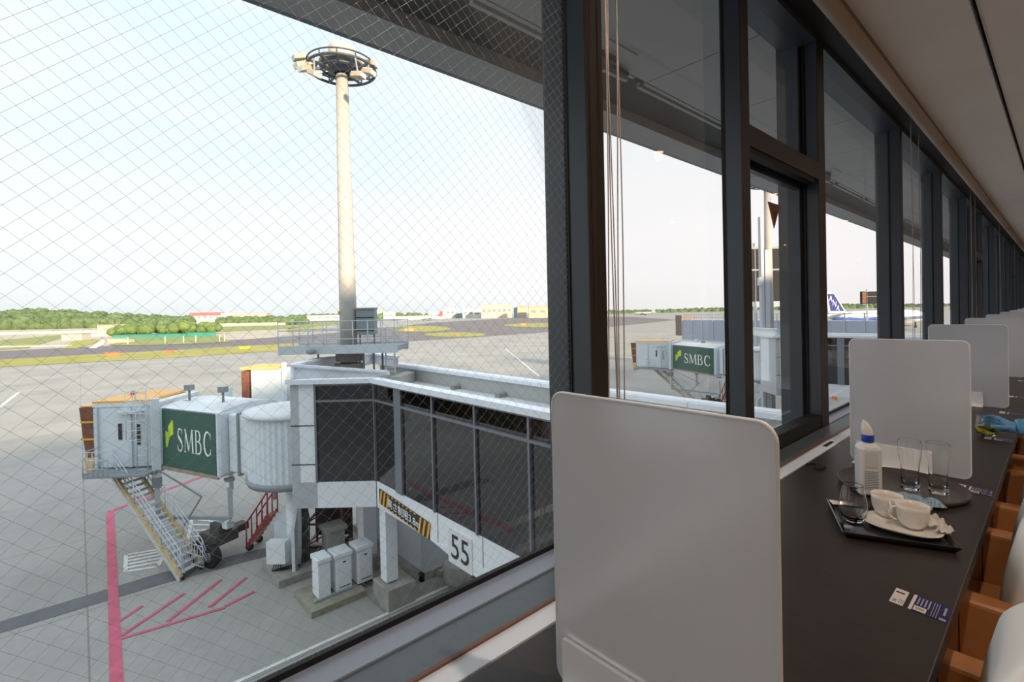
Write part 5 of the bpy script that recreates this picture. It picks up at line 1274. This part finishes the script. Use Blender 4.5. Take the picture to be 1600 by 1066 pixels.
for dn in (-fy, fx):
    sd = up.cross(dn)
    mb = MB(); K = 7
    for i in range(11):
        z = .022+.0055*i; wv = .019-.004*random.random()
        mb.slab([c+dn*.0318+sd*-.020+up*z, c+dn*.0318+sd*(wv)+up*z, c+dn*.0318+sd*wv+up*(z+.0022), c+dn*.0318+sd*-.020+up*(z+.0022)], dn*.0003)
    mb.build('label_print', mat('label_ink', (.25, .28, .33), .6), bd)
    mb = MB(); mb.slab([c+dn*.0313+sd*-.014+up*.092, c+dn*.0313+sd*.014+up*.092, c+dn*.0313+sd*.017+up*.100, c+dn*.0313+sd*.017+up*.136, c+dn*.0313+sd*.012+up*.143, c+dn*.0313+sd*-.012+up*.143, c+dn*.0313+sd*-.017+up*.136, c+dn*.0313+sd*-.017+up*.100], dn*.0016); mb.build('side_recess', mat('greyer_plastic', (.60, .61, .60), .35), bd)
lathe_obj('collar', [(.0001, .168), (.0165, .168), (.0172, .170), (.0172, .190), (.0165, .192), (.0001, .192)], c, mat('blue_collar', (.01, .05, .42), .4), t)
mb = MB(); vs = []; K = 16
sdv = Vector((-.66, -.75, 0))
for i, (r_, z, of) in enumerate(((.0168, .192, 0), (.0172, .200, .001), (.0155, .212, .003), (.0115, .224, .006), (.006, .234, .010), (.0015, .240, .013))):
    for k in range(K): th = 2*math.pi*k/K; vs.append(c+Vector((r_*math.cos(th), r_*math.sin(th), z))+sdv*of)
mb.add(vs, [(i*K+k, i*K+(k+1) % K, (i+1)*K+(k+1) % K, (i+1)*K+k) for i in range(5) for k in range(K)], True); mb.add(vs[-K:], [tuple(range(K))]); mb.build('cap', M_cer, t)
# crumpled cloth and wrappers
def crumple(name, c, sx_, sy_, h, ang, m, label, cat, seed, n=18, fold=9):
    rnd = random.Random(seed); mb = MB(); vs = []
    ph = [(rnd.uniform(0, 6.28), rnd.uniform(1.5, fold), rnd.uniform(0, 6.28)) for _ in range(7)]
    for i in range(n+1):
        for j in range(n+1):
            u_, v_ = i/n*2-1, j/n*2-1; z = 0
            for a, f_, p in ph: z += math.sin((u_*math.cos(a)+v_*math.sin(a))*f_+p)/7
            e = max(0, 1-max(abs(u_), abs(v_))**4); zz = h*(.30+abs(z)*1.4)*(.35+.65*e)+rnd.uniform(0, h*.10)
            r1 = 1+.14*math.sin(5*math.atan2(v_, u_)+seed)
            x, y = u_*sx_*r1, v_*sy_*r1
            vs.append((c.x+x*math.cos(ang)-y*math.sin(ang), c.y+x*math.sin(ang)+y*math.cos(ang), c.z+zz))
    mb.add(vs, [(i*(n+1)+j, (i+1)*(n+1)+j, (i+1)*(n+1)+j+1, i*(n+1)+j+1) for i in range(n) for j in range(n)], True)
    o = mb.build(name, m); md = o.modifiers.new('s', 'SOLIDIFY'); md.thickness = .0008; md.offset = 1
    md = o.modifiers.new('ss', 'SUBSURF'); md.levels = md.render_levels = 1
    return tag(o, label, cat)
def clothmat():
    m = bpy.data.materials.new('blue_check_cloth'); m.use_nodes = True; t = m.node_tree; b = t.nodes['Principled BSDF']; b.inputs['Roughness'].default_value = .9
    c = N(t, 'ShaderNodeTexCoord'); ck = N(t, 'ShaderNodeTexChecker'); ck.inputs['Scale'].default_value = 260
    ck.inputs['Color1'].default_value = (.12, .24, .34, 1); ck.inputs['Color2'].default_value = (.42, .52, .58, 1)
    t.links.new(c.outputs['Object'], ck.inputs[0]); t.links.new(ck.outputs[0], b.inputs['Base Color']); return m
c = onz(1432, 783, TZ+.01); c.z = TZ+.006
crumple('folded_cloth', c, .058, .036, .020, -.5, clothmat(), 'blue and white checked cloth crumpled on the round tray', 'cloth', 5, fold=6)
mb = MB(); pts = []
for i in range(20):
    a = i/19*4.2+2.2; pts.append(c+Vector((-.012+.036*math.cos(a), .020+.022*math.sin(a), .012+.006*math.sin(i))))
M_wrap = mat('white_wrapper', (.66, .63, .60), .35)
c = onz(1461, 818, TZ+.03); c.z = TZ+.017
crumple('sweet_wrapper', c, .022, .015, .034, .4, M_wrap, 'crumpled white paper wrapper on the plate, right of the front cup', 'wrapper', 11, n=12)
c = onz(1476, 836, TZ+.015); c.z = TZ+.018
crumple('sweet_wrapper', c, .017, .014, .030, 1.2, M_wrap, 'crumpled white wrapper hanging over the right corner of the tray', 'wrapper', 17, n=12)
c = onz(1452, 806, TZ+.03); c.z = TZ+.012
crumple('sweet_wrapper', c, .016, .022, .030, 2.0, M_wrap, 'white wrapper standing up behind the front cup', 'wrapper', 23, n=12)
# notices stuck on the counter
M_navy = mat('navy_notice', (.018, .018, .075), .3); M_nw = mat('white_notice', (.62, .56, .55), .4)
CY_ = [(1.285, 'table notice with white and navy halves nearest the camera, in front of the black tray'), (2.205, 'table notice with white and navy halves beside the round tray'), (3.10, 'table notice on the counter just in front of the green tea glass'),
       (3.86, 'table notice on the counter beyond the gloved hand'), (4.55, 'table notice on the counter beyond the third partition'), (5.5, 'farthest readable table notice on the counter')]
for i, (yy, lab) in enumerate(CY_):
    t = thing('table_notice', lab, 'notice', (-.2, yy, TZ), 'seat notices on the counter')
    sk = .010
    def quad(x0, x1, y0, y1, m, name, par, z=0):
        f_ = lambda x, y: (x, yy+y-(x+.2)*.12, TZ+.0006+z)
        mb = MB(); mb.slab([f_(x0, y0), f_(x1, y0), f_(x1, y1), f_(x0, y1)], (0, 0, .0004)); return mb.build(name, m, par)
    wq = quad(-.248, -.225, -.037, .033, M_nw, 'white_half', t); nq = quad(-.211, -.155, -.037, .033, M_navy, 'navy_half', t)
    quad(-.2165, -.211, -.037, .033, M_nw, 'white_strip', t)
    if i < 3:
        quad(-.245, -.230, .014, .019, M_gasket, 'print_line', wq, .0006); quad(-.244, -.238, -.03, -.018, M_grey, 'print_line', wq, .0006)
        for k in range(3): quad(-.234+.003*k, -.2328+.003*k, -.03, -.012, M_grey, 'print_line', wq, .0006)
        for k in range(4): quad(-.207+.006*k, -.2045+.006*k, -.008-.004*(k > 2), .026, mat('notice_lilac', (.30, .30, .42), .4), 'print_line', nq, .0006)
        quad(-.209, -.189, -.034, -.014, M_nw, 'print_box', nq, .0006); quad(-.206, -.192, -.029, -.019, mat('notice_tan', (.35, .28, .22), .5), 'print_box', nq, .0010)
        for k in range(3): quad(-.1815+.004*k, -.1805+.004*k, -.034, .028, mat('notice_lilac', (.30, .30, .42), .4), 'print_line', nq, .0006)
        quad(-.1645, -.161, -.012, .022, mat('notice_lilac', (.30, .30, .42), .4), 'print_line', nq, .0006); quad(-.168, -.158, -.035, -.027, mat('notice_lilac', (.30, .30, .42), .4), 'print_box', nq, .0006)
# stemless glass with green tea, held by a gloved hand
gc = Vector((-.2445, 3.14, TZ))
t = thing('tea_glass', 'stemless glass half full of green tea, held by the blue gloved hand', 'glass', gc)
lathe_obj('bowl', [(.0001, 0), (.022, 0), (.026, .003), (.036, .018), (.0405, .038), (.039, .058), (.034, .082), (.0317, .098), (.0315, .0990), (.0311, .0994), (.0307, .0990), (.0307, .098), (.0331, .082), (.0382, .058), (.0397, .038), (.035, .020), (.024, .008), (.0001, .006)], gc, M_glass, t, 40)
lathe_obj('green_tea', [(.0001, .0065), (.023, .0085), (.0345, .0205), (.0390, .038), (.0392, .045), (.0001, .045)], gc, glassmat('green_tea_liquid', 1.33, (.50, .50, .03)), t, 40)
def skin(name, chains, m, parent, sub=2):
    """chains: lists of (point, radius); the first chain carries the root, others start on a vertex index"""
    vs = []; es = []; rs = []
    for start, ch in chains:
        prev = start
        for p, r_ in ch:
            vs.append(tuple(p)); rs.append(r_); i = len(vs)-1
            if prev is not None: es.append((prev, i))
            prev = i
    me = bpy.data.meshes.new(name); me.from_pydata(vs, es, []); me.materials.append(m)
    o = bpy.data.objects.new(name, me); COL.objects.link(o)
    sm = o.modifiers.new('skin', 'SKIN'); sm.use_smooth_shade = True
    lay = me.skin_vertices[0] if me.skin_vertices else None
    if lay is None:
        bm = bmesh.new(); bm.from_mesh(me); bm.verts.layers.skin.verify(); bm.to_mesh(me); bm.free(); lay = me.skin_vertices[0]
    for i, r_ in enumerate(rs): lay.data[i].radius = (r_, r_*.9) if not isinstance(r_, tuple) else r_
    lay.data[0].use_root = True
    sb = o.modifiers.new('sub', 'SUBSURF'); sb.levels = sb.render_levels = sub
    if parent: attach(o, parent)
    return o
pz = TZ
per = thing('person', 'person in a thin blue glove reaching in from the right to hold the tea glass', 'person', (.3, 3.2, TZ))
V = Vector
def rel(x, y, z): return gc+V((x, y, z))
M_glove = mat('blue_nitrile_glove', (.06, .30, .62), .35, col2=(.20, .48, .74), scale=45, bump=.35, coat=.2)
M_skin = mat('skin', (.55, .33, .24), .55)
body = skin('body', [(None, [(rel(.105, .022, .058), .024), (rel(.135, .026, .060), (.025, .021)), (rel(.20, .03, .066), (.030, .026)), (rel(.30, .035, .078), (.037, .034)), (rel(.385, .04, .095), (.040, .038)), (rel(.43, .03, .14), .042), (rel(.45, -.02, .28), .050), (rel(.46, -.06, .40), .058)])], M_skin, per)
gl = skin('glove', [
    (None, [(rel(.108, .020, .052), (.036, .030)), (rel(.085, .018, .052), (.041, .027)), (rel(.064, .016, .051), (.040, .023))]),
    (2, [(rel(.052, .034, .074), .0125), (rel(.036, .048, .082), .0105), (rel(.010, .053, .082), .0095), (rel(-.016, .047, .078), .0082)]),
    (2, [(rel(.052, .036, .060), .0125), (rel(.034, .052, .066), .0105), (rel(.006, .057, .064), .0098), (rel(-.022, .049, .061), .0085)]),
    (2, [(rel(.052, .034, .046), .012), (rel(.034, .050, .048), .0102), (rel(.006, .055, .046), .0092), (rel(-.018, .048, .045), .008)]),
    (2, [(rel(.054, .030, .032), .0115), (rel(.038, .044, .030), .0092), (rel(.016, .049, .029), .0082), (rel(-.004, .046, .029), .0072)]),
    (1, [(rel(.078, -.002, .052), .0145), (rel(.058, -.026, .054), .0125), (rel(.036, -.042, .056), .0105), (rel(.016, -.048, .057), .009)]),
], M_glove, body)
cf = MB(); pts = []
for i, (x, r_) in enumerate(((.094, .032), (.106, .038), (.116, .036), (.128, .041), (.140, .038), (.152, .043), (.166, .045))): pts.append((rel(x, .021+(x-.1)*.1, .053+(x-.1)*.12), r_))
cf.tube([p for p, _ in pts], [r_ for _, r_ in pts], 22, cap=False); o = cf.build('glove_cuff', M_glove, body)
md = o.modifiers.new('s', 'SOLIDIFY'); md.thickness = .0008
slv = MB(); slv.tube([rel(.24, .032, .07), rel(.30, .035, .078), rel(.385, .04, .095), rel(.44, .03, .15), rel(.455, -.02, .28), rel(.47, -.07, .42)], [.042, .044, .050, .056, .064, .075], 20); slv.build('sleeve', mat('dark_sleeve', (.02, .02, .025), .8), body)

# ================================================================== ARMCHAIRS
M_tan = mat('tan_leather', (.42, .18, .065), .42, var=.08, scale=6)
M_offw = mat('off_white_leather', (.80, .79, .78), .42)
def chair(yc, label):
    t = thing('armchair', label, 'chair', (0, yc, FZ), 'lounge armchairs along the counter')
    H = .30
    for s_ in (-1, 1):
        y0, y1 = sorted((yc+s_*H, yc+s_*(H-.065)))
        mb = MB(); mb.box(-.40, .12, y0, y1, -1.24, -.745); mb.build('arm', M_tan, t, bevel=.014, seg=3)
        mb = MB(); mb.box(-.185, -.182, y0-.001, y1+.001, -1.22, -.7445); mb.build('arm_seam', mat('dark_leather_seam', (.10, .04, .015), .6), t)
    mb = MB(); mb.box(-.40, .02, yc-H+.07, yc+H-.07, -1.02, -.90); mb.build('seat', M_tan, t, bevel=.025, seg=3)
    mb = MB(); mb.box(-.38, .08, yc-H+.07, yc+H-.07, -1.20, -1.02); mb.build('seat_base', M_tan, t)
    # curved back, rounded at the top
    def shell(x_off, th, w_, zt, zb, m, name, cr):
        K, J = 22, 14; f1 = []; f2 = []
        for j in range(J+1):
            for k in range(K+1):
                u_ = k/K*2-1; v_ = j/J
                z = zb+(zt-zb)*v_
                lim = w_*(1-max(0, (v_-cr)/(1-cr))**3*.42)
                y = yc+u_*lim
                z2 = z-(abs(u_)**4)*(zt-zb)*.10*v_
                x = x_off-.028*(1-u_*u_)*0-.045*(1-v_)+.055*max(0, v_-.55)-.02*(abs(u_)**2)
                r_ = th*(1-.75*max(0, abs(u_)-.72)/.28)*(1-.7*max(0, v_-.86)/.14)
                f1.append((x+.5*th-.5*r_, y, z2)); f2.append((x+.5*th+.5*r_, y, z2))
        mb = MB(); n = K+1; q = []
        for j in range(J):
            for k in range(K): a = j*n+k; q.append((a, a+1, a+n+1, a+n))
        N_ = len(f1); b = [tuple(i+N_ for i in f)[::-1] for f in q]
        side = []
        loop = [k for k in range(n)]+[j*n+K for j in range(1, J+1)]+[J*n+k for k in range(K-1, -1, -1)]+[j*n for j in range(J-1, 0, -1)]
        for a, b2_ in zip(loop, loop[1:]+loop[:1]): side.append((b2_, a, a+N_, b2_+N_))
        mb.add(f1+f2, q+b+side, True); return mb.build(name, m, t, subsurf=1)
    shell(-.082, .10, .265, -.49, -.95, M_offw, 'back_cushion', .45)
    shell(.015, .05, .29, -.52, -1.2, M_tan, 'back_shell', .45)
    for sx_ in (-.34, .06):
        for sy_ in (-1, 1):
            mb = MB(); mb.lathe([(.0001, FZ), (.014, FZ), (.022, -1.2), (.0001, -1.2)], (sx_, yc+sy_*(H-.05), 0), 12); mb.build('leg', mat('dark_leg', (.02, .015, .012), .5), t)
CL_ = ['nearest tan armchair with a white back, cut by the lower right corner of the picture', 'second tan armchair with a white back, beside the black tray', 'third tan armchair along the counter, beside the round tray',
       'fourth tan armchair along the counter, at the gloved hand', 'fifth tan armchair along the counter', 'sixth tan armchair along the counter', 'seventh tan armchair, far along the counter']
for i in range(7): chair(1.10+.854*i, CL_[i])
